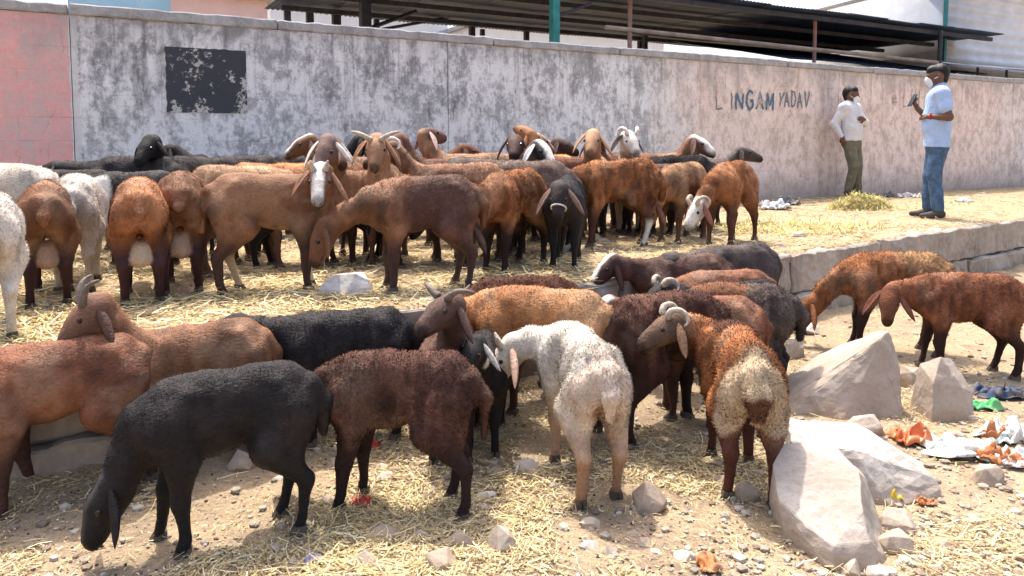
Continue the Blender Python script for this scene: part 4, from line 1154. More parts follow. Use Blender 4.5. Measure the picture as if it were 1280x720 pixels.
# ---- terrace, against the wall
sheep('black sheep by the wall with its head at the pink paint edge', 172, 5.62, heading=182, H=0.7, coat='black', neck=(0, 8), head=(8, -25), wool=.4, fleece=2500, seed=53, vox=.018, **U)
sheep('black sheep by the wall facing out with both ears spread', 238, 6.02, heading=262, H=0.7, coat='black', neck=(0, 48), head=(0, -40), wool=.3, fleece=2500, seed=54, ear=.11, vox=.017, **U)
sheep('black sheep by the wall, low head left of the orange one', 300, 6.15, heading=190, H=0.7, coat='black', neck=(0, 34), head=(10, -25), wool=.3, fleece=2500, seed=55, vox=.018, **U)
sheep('black sheep by the wall with raised head behind the orange one', 392, 6.45, heading=8, H=0.7, coat='black', neck=(0, 52), head=(-10, -25), wool=.3, fleece=2500, seed=56, vox=.018, **U)
sheep('dark brown sheep head close to the wall behind the stretched neck', 646, 7.25, heading=10, H=.68, coat='dark', neck=(0, 54), head=(-20, -20), wool=.4, fleece=2500, seed=57, vox=.018, **U)
sheep('brown sheep near the wall with a small white mark on its head', 742, 7.45, heading=182, H=.70, coat='red', neck=(0, 40), head=(8, -25), wool=.4, fleece=2500, seed=58, blaze=(W_, .03), vox=.018, **U)
sheep('reddish sheep near the wall glimpsed between two horned heads', 515, 6.4, heading=20, H=.68, coat='red', neck=(0, 38), head=(-10, -20), wool=.4, fleece=2500, seed=59, vox=.018, **U)

# ---- deeper in the crowd, mostly seen as dark bellies and legs between the others  (filler rows)
for i_, (lb, px_, Y_, hd_, H_, ct_, np_) in enumerate((
        ('black sheep deep in the crowd behind the rams at the left', 285, 5.25, 175, .62, 'black', -20),
        ('black sheep deep in the crowd under the big brown belly', 372, 4.75, 8, .56, 'black', -25),
        ('black sheep deep in the crowd between the two side-on sheep', 428, 4.95, 184, .58, 'black', -30),
        ('dark brown sheep deep in the crowd behind the grey brown one', 545, 4.75, 12, .58, 'dark', -25),
        ('black sheep deep in the crowd behind the curly grazer', 672, 5.45, 190, .60, 'black', -25),
        ('dark grey sheep deep in the crowd left of the haltered one', 610, 5.1, 200, .58, 'dkgrey', -30),
        ('dark brown sheep deep in the crowd behind the tan grazer', 805, 6.55, 170, .62, 'dark', -20),
        ('black sheep by the wall behind the white ones at the left', 95, 5.1, 178, .62, 'black', -5),
        ('brown sheep in the back row looking over the black backs', 455, 6.1, 200, .69, 'brown', 46),
        ('rust sheep in the back row behind the spread horns, close to the wall', 500, 6.9, 250, .69, 'rust', 48),
        ('tan sheep in the back row with its head turned right', 620, 6.85, 20, .70, 'tan', 50),
        ('dark sheep in the back row left of the stretched neck', 660, 6.2, 255, .69, 'dark', 44),
        ('red brown sheep in the back row beside the curled white horn', 765, 7.15, 240, .70, 'red', 46))):
    sheep(lb, px_, Y_, heading=hd_, H=H_, coat=ct_, neck=(0, np_ + (8 if np_ > 0 else 0)), head=(10, -45 if np_ < 0 else -28), wool=.4, fleece=2500, seed=70 + i_, vox=.018, blaze=(W_, .022) if i_ in (8, 10) else None, horns=None, **U)
# ================================================================== PEOPLE
M['skin'] = simple('brown_skin', (0.135, 0.066, 0.042), 0.55, 0.12, 30)
def cloth(name, c, var=0.12, wscale=14, check=None):
    n = NT(name)
    f = n.noise(wscale, 5, 0.6); g = n.noise(5, 4, 0.6, n.mapping(scale=(1, 1, 0.4)))
    col = n.mix(n.ramp(f, [(0.3, 0.0), (0.7, 1.0)]), tuple(x * (1 - var) for x in c), tuple(min(x * (1 + var), .85) for x in c))
    if check:
        x, y, z = n.sep()
        a = n.math('GREATER_THAN', n.math('SINE', n.math('MULTIPLY', n.math('ADD', y, x), 210.0)), 0.75)
        b = n.math('GREATER_THAN', n.math('SINE', n.math('MULTIPLY', z, 210.0)), 0.75)
        col = n.mix(n.math('MULTIPLY', n.math('MAXIMUM', a, b), 0.35), col, check)
    n.bump(n.math('ADD', n.math('MULTIPLY', g, 1.5), f), 0.55, 0.03)
    return n.done(col, 0.9)
M['shirt_white'] = cloth('white_checked_shirt', (0.66, 0.64, 0.64), 0.06, 14, (0.42, 0.43, 0.48))
M['shirt_blue'] = cloth('light_blue_shirt', (0.36, 0.48, 0.70), 0.08)
M['jeans'] = cloth('blue_jeans', (0.065, 0.115, 0.20), 0.35, 20)
M['olive'] = cloth('olive_trousers', (0.15, 0.14, 0.09), 0.25)
M['mask'] = cloth('face_mask', (0.72, 0.74, 0.77), 0.04)
M['black_hair'] = simple('black_hair', (0.010, 0.009, 0.009), 0.5, 0.3, 90, 0.6)
M['shoe'] = simple('dusty_dark_sandal', (0.07, 0.055, 0.05), 0.7, 0.3, 20)
M['red_band'] = simple('red_thread', (0.50, 0.03, 0.03), 0.7, 0.15, 20)
M['phone'] = simple('black_phone', (0.015, 0.015, 0.018), 0.25, 0.1, 5)

def hand_prims(w, d, nrm, side, curl=0.5):
    """w wrist, d pointing along the palm, nrm palm normal, side +-1 puts the thumb"""
    w = np.array(w, float); d = np.array(d, float) / np.linalg.norm(d)
    n = np.array(nrm, float); n -= d * (n @ d); n /= np.linalg.norm(n); l = np.cross(d, n) * side
    pr = [(w, w + d * .07 + l * .012, .024, .023, .01, 1.0), (w + l * -.01, w + d * .075 - l * .014, .022, .021, .01, 1.0)]
    for o, L in ((.030, .060), (.011, .070), (-.008, .066), (-.026, .050)):
        a = w + d * .078 + l * o; t = d * math.cos(curl) + n * math.sin(curl); b = a + t * L * .5
        t2 = d * math.cos(curl * 2.2) + n * math.sin(curl * 2.2); c = b + t2 * L * .5
        pr += [(a, b, .0095, .009, .004, 1.0), (b, c, .009, .0075, .004, 1.0)]
    a = w + d * .02 + l * .024; b = a + (d * .6 + l * .7 + n * .2) * .04; c = b + (d * .9 + l * .1 + n * .5) * .032
    pr += [(a, b, .013, .011, .006, 1.0), (b, c, .011, .008, .004, 1.0)]
    return pr

def person(label, loc, heading, arms, lean, shirt, trousers, sleeve, legs, mask_drop, hem, look=(0, 0), sneaker='shoe'):
    root = empty('person', loc, R(heading), label, 'person', 'men standing by the wall')
    lx = lambda z: lean * (z - .85)                     # backward lean grows with height
    def L(x, y, z): return V3(x + lx(z), y, z)
    # head frame
    hy, hp = R(look[0]), R(look[1])
    f = dirv(hy, hp); r = np.cross(f, V3(0, 0, 1)); r /= np.linalg.norm(r); u = np.cross(r, f)
    hc = L(.015, 0, 1.515)
    skin = [(L(-.015, 0, 1.32), hc - u * .06, .058, .054, .03, 1.0), (hc - f * .018 + u * .018, hc + f * .012 + u * .014, .090, .086, .03, 1.0),
            (hc + f * .03 - u * .02, hc + f * .038 - u * .075, .068, .046, .03, 1.0), (hc + f * .088 - u * .005, hc + f * .108 - u * .034, .012, .017, .012, 1.0),
            (hc + f * .080 + u * .016 + r * .03, hc + f * .080 + u * .016 - r * .03, .018, .018, .012, 1.0),
            (hc + f * .082 - u * .066, hc + f * .080 - u * .072, .018, .016, .01, 1.0),
            (hc + r * .088 - u * .005, hc + r * .092 - u * .03 - f * .006, .018, .013, .006, 1.0), (hc - r * .088 - u * .005, hc - r * .092 - u * .03 - f * .006, .018, .013, .006, 1.0)]
    sl = []
    for (s, el, wr, hd, hn) in arms:
        sh = L(-.015, s * .175, 1.315)
        el = np.array(el, float); wr = np.array(wr, float)
        skin += [(sh, el, .048, .041, .02, 1.0), (el, wr, .042, .027, .015, 1.0)] + hand_prims(wr, hd, hn, s)
        sl.append((L(-.01, s * .10, 1.33), sh, .072, .072, .03, 1.0))
        if sleeve == 'short': sl.append((sh, sh * .4 + el * .6, .069, .066, .03, 1.0))
        else: sl += [(sh, el, .068, .056, .03, 1.0), (el, el * .12 + wr * .88, .055, .042, .015, 1.0)]
    V, F = sdf_mesh(skin, .0075)
    N = vnormals(V, F)
    if ((V - V.mean(0)) * N).sum() < 0: F = F[:, ::-1]
    link('body', np_mesh('body', relax(V, F, 1, .4), F), M['skin'], root)
    def garment(name, pr, vox, mat, zmin=None, wr=0.008, par=root):
        V, F = sdf_mesh(pr, vox, zmin)
        V = relax(V, F, 1, .4); N = vnormals(V, F)
        if ((V - V.mean(0)) * N).sum() < 0: F = F[:, ::-1]; N = -N
        P = V * np.array([1, 1, .55])
        V = V + N * ((vnoise(P, 13, 3) - .5) * wr * 2 + (vnoise(P, 28, 8) - .5) * wr)[:, None]
        return link(name, np_mesh(name, V, F), mat, par)
    shp = [(L(0, .075, 1.27), L(.012, .07, 1.03), .112, .112, .06, 1.0), (L(0, -.075, 1.27), L(.012, -.07, 1.03), .112, .112, .06, 1.0),
           (L(0, .13, 1.325), L(0, -.13, 1.325), .07, .07, .05, 1.0), (L(.02, 0, 1.08), L(.02, 0, .97), .125, .13, .05, 1.0),
           (L(.005, .065, 1.0), L(.005, .07, hem), .113, .122, .05, 1.0), (L(.005, -.065, 1.0), L(.005, -.07, hem), .113, .122, .05, 1.0),
           (L(-.015, 0, 1.36), L(-.012, 0, 1.40), .075, .066, .03, 1.0)] + sl
    garment('shirt', shp, .0125, shirt, hem)
    tp = [(L(0, .05, .90), L(0, .06, .80), .112, .112, .04, 1.0), (L(0, -.05, .90), L(0, -.06, .80), .112, .112, .04, 1.0)]
    for (s, kn, an) in legs:
        kn = np.array(kn, float); an = np.array(an, float); hipj = L(.0, s * .085, .80)
        tp += [(hipj, kn, .098, .070, .03, 1.0), (kn, an + V3(0, 0, .03), .068, .058, .03, 1.0)]
    garment('trousers', tp, .0125, trousers, None, .009)
    for (s, kn, an) in legs:
        an = np.array(an, float)
        sp = [(an + V3(-.035, 0, -.035), an + V3(.06, 0, -.045), .040, .036, .02, 1.0), (an + V3(.06, 0, -.048), an + V3(.15, s * .012, -.055), .038, .028, .02, 1.0), (an + V3(-.01, 0, .02), an + V3(-.01, 0, -.03), .042, .042, .02, 1.0)]
        garment('shoe', sp, .010, M[sneaker], an[2] - .085, 0.0)
    hp_ = [(hc - f * .03 + u * .035, hc + f * .012 + u * .045, .094, .082, .03, 1.0), (hc - f * .05 - u * .01, hc - f * .052 - u * .05, .066, .05, .03, 1.0),
           (hc + f * .05 + u * .078 + r * .03, hc + f * .05 + u * .078 - r * .03, .029, .029, .03, 1.0)]
    garment('hair', hp_, .0095, M['black_hair'], None, .006)
    dm = -u * mask_drop
    mk = [(hc + f * .064 - u * .03 + dm, hc + f * .058 - u * .07 + dm, .056, .044, .02, 1.0), (hc + f * .095 - u * .025 + dm, hc + f * .098 - u * .05 + dm, .022, .02, .02, 1.0)]
    m = garment('mask', mk, .008, M['mask'], None, .001)
    for s in (1, -1):
        MB().tube([Vector(hc + f * .07 + r * s * .048 - u * .035 + dm), Vector(hc + f * .035 + r * s * .082 - u * .02 + dm * .7), Vector(hc + r * s * .098 - u * .012)], [.0035] * 3, 6).build('ear_loop', M['mask'], m)
    for s in (1, -1):
        e = hc + f * .088 + r * s * .033 + u * .004
        o = link('eye', EYE, None, root); o.location = Vector(e)
    return root

pR = pix(1168, 273, T)
pr_root = person('man in light blue shirt, jeans and white face mask holding a phone', (pR.x, pR.y, terrace_z(pR.x, pR.y)), 156,
       [(1, (-.07, .25, 1.07), (.10, .13, 1.08), (.5, -.85, .15), (-.3, -.2, -1)), (-1, (.06, -.23, 1.06), (.19, -.06, 1.17), (.45, .4, .8), (-.7, .2, .4))],
       0.02, M['shirt_blue'], M['jeans'], 'short', [(1, (.03, .10, .45), (-.02, .11, .085)), (-1, (.05, -.10, .45), (.06, -.11, .085))], 0.0, .76, look=(8, -10))
b = MB().tube([Vector((.078 + .033 * math.cos(t) * .55, .145 + .036 * math.cos(t) * .75, 1.08 + .036 * math.sin(t))) for t in np.linspace(0, 2 * math.pi, 15)], [.008] * 15, 6, cap=False)
b.build('wrist_band', M['red_band'], pr_root, smooth=True)
ph = Matrix.Translation(pr_root.location) @ Matrix.Rotation(R(156), 4, 'Z')
c = ph @ Vector((.25, -.012, 1.265))
phr = empty('phone', c, R(156 + 30), 'black phone held up by the man in the light blue shirt', 'phone')
phr.rotation_euler = (0, R(-28), R(186))
MB().box((-.004, -.036, -.075), (.004, .036, .075)).build('case', M['phone'], phr, bevel=.003)
MB().box((-.0062, -.032, -.066), (-.0048, .032, .066)).build('screen', M['glass_dark'], phr)

pL = pix(1062, 247, T)
person('man in white shirt and olive trousers leaning on the wall, mask below his nose', (pL.x, pL.y, terrace_z(pL.x, pL.y) + .02), -52,
       [(-1, (-.13, -.27, 1.08), (-.03, -.22, .88), (.25, .1, -.9), (0, 1, .1)), (1, (.07, .25, 1.09), (.15, .06, 1.14), (.1, -.95, .15), (-1, 0, 0))],
       -0.06, M['shirt_white'], M['olive'], 'long', [(1, (.06, .09, .45), (.06, .10, .085)), (-1, (.10, -.09, .45), (.04, -.11, .085))], 0.028, .83, look=(14, -4))
# ================================================================== STONES
def rock_mesh(pts, seed, amp=0.006, bevel=0.012, cuts=2):
    bm = bmesh.new()
    for p in pts: bm.verts.new(p)
    r = bmesh.ops.convex_hull(bm, input=bm.verts[:])
    junk = [g for g in r['geom_interior'] + r['geom_unused'] if isinstance(g, bmesh.types.BMVert)]
    if junk: bmesh.ops.delete(bm, geom=list(set(junk)), context='VERTS')
    bmesh.ops.dissolve_limit(bm, angle_limit=R(9), verts=bm.verts[:], edges=bm.edges[:])
    if bevel: bmesh.ops.bevel(bm, geom=bm.edges[:], offset=bevel, segments=2, profile=0.6, affect='EDGES', clamp_overlap=True)
    bmesh.ops.triangulate(bm, faces=bm.faces[:])
    for _ in range(cuts):
        L = sorted(e.calc_length() for e in bm.edges)[len(bm.edges) // 2]
        bmesh.ops.subdivide_edges(bm, edges=[e for e in bm.edges if e.calc_length() > L * .9], cuts=1)
        bmesh.ops.triangulate(bm, faces=bm.faces[:])
    for v in bm.verts:
        q = v.co * 7 + Vector((seed * 3.7, 0, 0))
        v.co += Vector((mnoise.noise(q), mnoise.noise(q + Vector((9, 3, 1))), mnoise.noise(q + Vector((3, 9, 7))))) * amp
        q = v.co * 26 + Vector((seed, 5, 0))
        v.co += v.normal * mnoise.noise(q) * amp * .5
        q = v.co * 60 + Vector((seed, 5, 3))
        v.co += v.normal * mnoise.noise(q) * amp * .22
    me = bpy.data.meshes.new('stone'); bm.to_mesh(me); bm.free()
    return me
def rand_pts(w, d, h, seed, n=26):
    rr = random.Random(seed); out = []
    for _ in range(n):
        th = rr.uniform(0, 2 * math.pi); ph = math.acos(rr.uniform(-.5, 1))
        q = rr.uniform(.8, 1.05)
        out.append((w / 2 * q * math.sin(ph) * math.cos(th) * 1.05, d / 2 * q * math.sin(ph) * math.sin(th) * 1.05, max(-h * .25, h * q * math.cos(ph))))
    return out
ROCKS = []
def rock(label, x0, x1, y_top, y_bot, lvl=0, pts=None, seed=1, mat='stone_dusty', depth=1.0, name='stone', group=None, rz=None, hmul=1.0):
    """stone seen between pixel columns x0..x1, resting on the ground at row y_bot"""
    z = T if lvl else 0.0
    c = pix((x0 + x1) / 2, y_bot, z)
    dep = (c - cam.location).length
    s = FPX / (c.y * math.cos(PITCH) + (CAM_Z - z) * math.sin(PITCH))
    w = (x1 - x0) / s; d = w * depth; c.y += d * .35
    h = max(0.3 * w, (y_bot - y_top) / s - d * .35 * .35) * hmul
    gz = terrace_z(c.x, c.y) if lvl else ground_z(c.x, c.y)
    if pts is None: me = rock_mesh(rand_pts(w, d, h, seed), seed, amp=.045 * w, bevel=.04 * w, cuts=1 if w < .15 else 2)
    else: me = rock_mesh([(a * w, b * d, e * h) for a, b, e in pts], seed, amp=.024 * w, bevel=.014 * w, cuts=3)
    o = link(name, me, M[mat])
    o.location = (c.x, c.y, gz - .01); o.rotation_euler = (0, 0, random.Random(seed).uniform(-.3, .3) if rz is None else rz)
    o['label'] = label; o['category'] = 'stone' if name == 'stone' else 'boulder'
    if group: o['group'] = group
    ROCKS.append((c.x, c.y, w * .6))
    return o
GS = 'stones strewn over the ground'
# the big broken granite pieces
rock('large pale granite boulder in the right foreground, split face tilted to the camera', 990, 1126, 545, 690, pts=[(-.5, -.15, 0), (-.25, -.6, 0), (.12, -.62, 0), (.34, -.42, 0), (.52, -.05, 0), (.5, .35, 0), (-.4, .5, 0), (-.54, -.12, .5), (-.24, -.56, .30), (.10, -.55, .34), (.13, -.38, .56), (.26, -.02, .84), (.20, .36, 1.0), (-.30, .38, .98), (-.46, .2, .8), (.5, .25, .55)],
     seed=3, mat='stone', depth=1.15, name='boulder', rz=0.0, hmul=.78)
rock('long flat granite boulder lying behind the large foreground one', 1000, 1184, 545, 622, pts=[(-.5, -.3, 0), (.1, -.5, 0), (.5, -.32, 0), (.52, .1, 0), (.1, .5, 0), (-.4, .5, 0), (-.48, -.1, .95), (-.1, -.30, 1.0), (.2, .0, .92), (.46, -.2, .45), (.47, .12, .42), (.1, .42, .95), (-.4, .4, 1.05)],
     seed=5, mat='stone', depth=.75, name='boulder', rz=-.12)
rock('pointed granite boulder beside the shaggy grazing sheep', 990, 1134, 400, 518, pts=[(-.52, -.35, 0), (-.1, -.5, 0), (.42, -.42, 0), (.5, .1, 0), (.4, .5, 0), (-.3, .4, 0), (-.54, -.2, .14), (-.2, -.3, .42), (.28, -.2, .92), (.42, -.12, 1.0), (.49, -.15, .66), (.40, .32, .86), (-.1, .4, .5), (-.45, .3, .22)],
     seed=7, mat='stone', depth=.75, name='boulder', rz=0.0)
rock('upright rough boulder under the reddish sheep near the right edge', 1158, 1224, 438, 524, pts=[(-.5, -.4, 0), (.3, -.5, 0), (.55, 0, 0), (.3, .5, 0), (-.4, .5, 0), (-.42, -.3, .62), (-.16, -.1, 1.0), (.14, .05, .94), (.46, -.2, .42), (.38, .3, .7), (-.3, .35, .8), (.1, -.38, .55)],
     seed=9, mat='stone', depth=.9, name='boulder', rz=.1)
rock('white angular stone on the terrace in front of the grey brown sheep', 394, 462, 334, 370, lvl=1, pts=[(-.5, -.3, 0), (0, -.5, 0), (.5, -.3, 0), (.5, .4, 0), (-.4, .5, 0), (-.42, -.2, .45), (-.2, -.1, .9), (.2, -.15, 1.0), (.44, -.1, .7), (.3, .3, .9), (-.3, .3, .8)], seed=11, mat='stone_white', depth=.8, name='boulder', rz=0)
L_ = [('pale stone block at the kerb foot left of the pointed boulder', 985, 1030, 394, 418, 'stone_white', 21), ('grey squared stone right below the pale block at the kerb foot', 972, 1012, 414, 448, 'stone_dusty', 22),
      ('pale flat stone between the pointed boulder and the orange bag', 1062, 1114, 508, 547, 'stone', 23), ('stone wedged beneath the chest of the reddish right sheep', 1128, 1164, 448, 486, 'stone_dusty', 24),
      ('pale stone right against the large foreground boulder', 1104, 1160, 630, 664, 'stone', 25), ('flat pale stone below the one against the foreground boulder', 1100, 1150, 656, 692, 'stone', 26),
      ('stone at the bottom right beside the foreground boulder foot', 1050, 1088, 690, 720, 'stone_dusty', 27), ('pale stone chip at the bottom edge under the boulder', 1085, 1122, 700, 722, 'stone_white', 28),
      ('brownish stone under the orange rag at the right', 1222, 1262, 578, 610, 'stone_dusty', 29), ('round brown stone half under straw in the middle foreground', 788, 842, 598, 642, 'stone_dusty', 30),
      ('grey stone between the hind feet of the horned sheep', 916, 956, 600, 628, 'stone_dusty', 31), ('small grey stone left of the horned sheep hind foot', 892, 922, 588, 606, 'stone_dusty', 32),
      ('flat grey stone in the straw right of the black sheep', 452, 502, 652, 674, 'stone_dusty', 33), ('round tan stone at the foot of the dark woolly sheep', 552, 598, 655, 686, 'stone_dusty', 34),
      ('reddish tan stone near the bottom edge, centre left', 526, 572, 678, 714, 'stone_dusty', 35), ('pale block stone near the bottom edge left of the reddish tan one', 434, 474, 684, 708, 'stone', 36),
      ('flat sandy slab in the straw left of the white sheep', 606, 650, 652, 690, 'stone', 37), ('grey stone behind the front legs of the black sheep', 280, 318, 560, 592, 'stone_dusty', 38),
      ('white stone behind the hind legs of the dark woolly sheep', 640, 676, 568, 590, 'stone_white', 39), ('brown stone on the bare soil left of the shaggy sheep legs', 1140, 1168, 470, 490, 'stone_dusty', 40),
      ('small stone in the middle of the bare bottom right corner', 1160, 1186, 700, 716, 'stone_dusty', 41), ('little pale stone on the sand at the right edge', 1206, 1238, 640, 654, 'stone', 42),
      ('grey stone under the belly of the dark woolly sheep', 408, 440, 566, 590, 'stone_dusty', 43), ('small stone right of the white sheep hind foot', 752, 776, 678, 696, 'stone', 44)]
for (lb, x0, x1, yt, yb, mt, sd) in L_:
    rock(lb, x0, x1, yt, yb, seed=sd, mat=mt, depth=.85)
rr = random.Random(61)
def small_stone(lb, n, fn, lvl):
    k = 0
    while k < n:
        px, py = fn(); w = 9 + 23 * rr.random() ** 1.6
        z = T if lvl else 0
        c = pix(px, py, z)
        if (edge_v(c.x, c.y) < .2) == bool(lvl): continue
        rock(lb, px - w / 2, px + w / 2, py - w * .55, py, lvl=lvl, seed=100 + k * 7 + lvl * 1000, mat=rr.choice(['stone_dusty', 'stone_dusty', 'stone', 'stone_white']), depth=.9, group=GS + (' by the wall' if lvl else ''))
        k += 1
small_stone('small loose stone among the straw at the feet of the front sheep', 58, lambda: (rr.uniform(330, 960), 560 + 150 * rr.random() ** .8), 0)
small_stone('small loose stone in the bare rubble around the right boulders', 40, lambda: (rr.uniform(1020, 1275), rr.uniform(500, 716)), 0)
small_stone('small loose stone on the terrace straw along the kerb top', 10, lambda: (rr.uniform(540, 1270), rr.uniform(245, 350)), 1)

# pebbles and dung: nobody could count them
def scatter_blobs(name, label, n, region, smin, smax, cols, mat, seed, squash=.7):
    rs = np.random.RandomState(seed); bm = bmesh.new(); bmesh.ops.create_icosphere(bm, subdivisions=1, radius=1)
    bv = np.array([v.co[:] for v in bm.verts]); bf = np.array([[v.index for v in f.verts] for f in bm.faces]); bm.free()
    Vs, Fs, Cs = [], [], []; k = 0
    while k < n:
        x, y = region(rs)
        up = edge_v(x, y) > .12
        z = terrace_z(x, y) if up else ground_z(x, y)
        s = smin + (smax - smin) * rs.rand() ** 3
        v = bv * (1 + .35 * (rs.rand(len(bv), 1) - .5)) * s * np.array([1, .6 + .4 * rs.rand(), squash * (.6 + .4 * rs.rand())])
        a = rs.rand() * 6.28; ca, sa = math.cos(a), math.sin(a)
        v = np.stack([v[:, 0] * ca - v[:, 1] * sa + x, v[:, 0] * sa + v[:, 1] * ca + y, v[:, 2] + z + s * .25], 1)
        Vs.append(v); Fs.append(bf + k * len(bv)); c = np.array(cols[rs.randint(len(cols))]) * (.75 + .5 * rs.rand()); Cs.append(np.tile(c, (len(bv), 1))); k += 1
    o = link(name, np_mesh(name, np.concatenate(Vs), np.concatenate(Fs), np.concatenate(Cs), smooth=False), mat, kind='stuff')
    o['label'] = label; o['category'] = name.split('_')[-1]
M['scatter'] = NT('scattered_bits').done(None or (0.3, 0.25, 0.2), 0.9)
_n = NT('scattered_bits_tinted'); M['scatter'] = _n.done(_n.attr('Col'), 0.92)
def reg_low(rs):
    while True:
        p = pix(rs.uniform(-260, 1540), 300 + 600 * rs.rand() ** .9, 0)
        if edge_v(p.x, p.y) < -.06 and p.y < 8: return p.x, p.y
def reg_right(rs):
    while True:
        p = pix(rs.uniform(880, 1500), 440 + 400 * rs.rand(), 0)
        if edge_v(p.x, p.y) < -.06: return p.x, p.y
def reg_ter(rs):
    while True:
        p = pix(rs.uniform(-160, 1440), 236 + 230 * rs.rand(), T)
        if edge_v(p.x, p.y) > .02 and (p - W0).dot(WNRM) < -.02: return p.x, p.y
scatter_blobs('ground_pebbles', 'fine pebbles strewn over the lower ground', 3600, reg_low, .004, .022, [(.30, .25, .20), (.37, .32, .26), (.22, .165, .125)], M['scatter'], 1)
scatter_blobs('rubble_pebbles', 'fine rubble around the boulders at the right', 1900, reg_right, .004, .024, [(.34, .28, .22), (.40, .35, .29), (.26, .19, .13)], M['scatter'], 2)
scatter_blobs('sheep_droppings', 'dark sheep droppings on the ground', 1500, reg_low, .004, .008, [(.05, .035, .025), (.075, .055, .04)], M['scatter'], 3)

# ================================================================== STRAW
def straw_field(name, label, n, region, seed, lmin, lmax, wmin, wmax, lift, cols, dens=None):
    rs = np.random.RandomState(seed); P = []
    while len(P) < n:
        x, y = region(rs)
        if dens is not None and rs.rand() > dens(x, y): continue
        up = edge_v(x, y) > .02
        P.append((x, y, (terrace_z(x, y) if up else ground_z(x, y))))
    P = np.array(P); a = vnoise(P * np.array([1, 1, 0]), 3.0, seed) * 9 + rs.normal(size=n) * .75; pit = rs.normal(size=n) * .16
    L = lmin + (lmax - lmin) * rs.rand(n) ** 2.2; W = wmin + (wmax - wmin) * rs.rand(n)
    d = np.stack([np.cos(a) * np.cos(pit), np.sin(a) * np.cos(pit), np.sin(pit)], 1)
    roll = rs.normal(size=n) * .5
    sd = np.stack([-np.sin(a) * np.cos(roll), np.cos(a) * np.cos(roll), np.sin(roll)], 1)
    bend = np.stack([-np.sin(a), np.cos(a), np.zeros(n)], 1) * (rs.normal(size=n) * .10 * L)[:, None] + np.array([0, 0, 1]) * (rs.normal(size=n) * .05 * L)[:, None]
    P[:, 2] += lift * rs.rand(n) ** 1.5 + .003 + np.abs(np.sin(pit)) * L * .4
    ends = [P - d * (L / 2)[:, None], P + bend, P + d * (L / 2)[:, None]]
    V = np.stack([e + s * sd * (W / 2)[:, None] for e in ends for s in (1, -1)], 1)     # n,6,3
    i = np.arange(n)[:, None] * 6
    F = np.concatenate([i + np.array([[0, 1, 3, 2]]), i + np.array([[2, 3, 5, 4]])])
    C = np.array(cols)[rs.randint(len(cols), size=n)] * (.7 + .55 * rs.rand(n, 1))
    o = link(name, np_mesh(name, V.reshape(-1, 3), F, np.clip(np.repeat(C, 6, 0), 0, .85), smooth=False), M['scatter'], kind='stuff')
    o['label'] = label; o['category'] = 'straw'
def dens_low(x, y):
    d = mnoise.fractal(Vector((x * 1.5, y * 1.5, 2.2)), 1.0, 2.0, 3)
    px = 640 + FPX * x / max(y, .5)
    base = .30 + 1.9 * d
    if px > 980: base = .10 + .5 * d
    return min(1, max(.03, base))
def dens_ter(x, y):
    return min(1, max(.06, .55 + .9 * mnoise.fractal(Vector((x * 1.2, y * 1.2, 7.2)), 1.0, 2.0, 3)))
SC = [(.62, .49, .24), (.70, .58, .32), (.52, .38, .17), (.44, .33, .19), (.72, .62, .40)]
CH = [(.60, .48, .26), (.46, .34, .18), (.30, .22, .14), (.66, .56, .36), (.38, .28, .17)]
straw_field('loose_straw', 'loose yellow straw strewn over the lower ground', 21000, reg_low, 11, .02, .11, .0012, .0034, .016, SC, dens_low)
straw_field('straw_chaff', 'short broken chaff covering the lower ground', 120000, reg_low, 12, .005, .024, .002, .006, .008, CH, dens_low)
straw_field('terrace_straw', 'loose yellow straw strewn over the terrace', 24000, reg_ter, 13, .03, .15, .0025, .006, .02, SC, dens_ter)
straw_field('terrace_chaff', 'short broken chaff covering the terrace', 27000, reg_ter, 14, .012, .04, .004, .009, .01, CH, dens_ter)

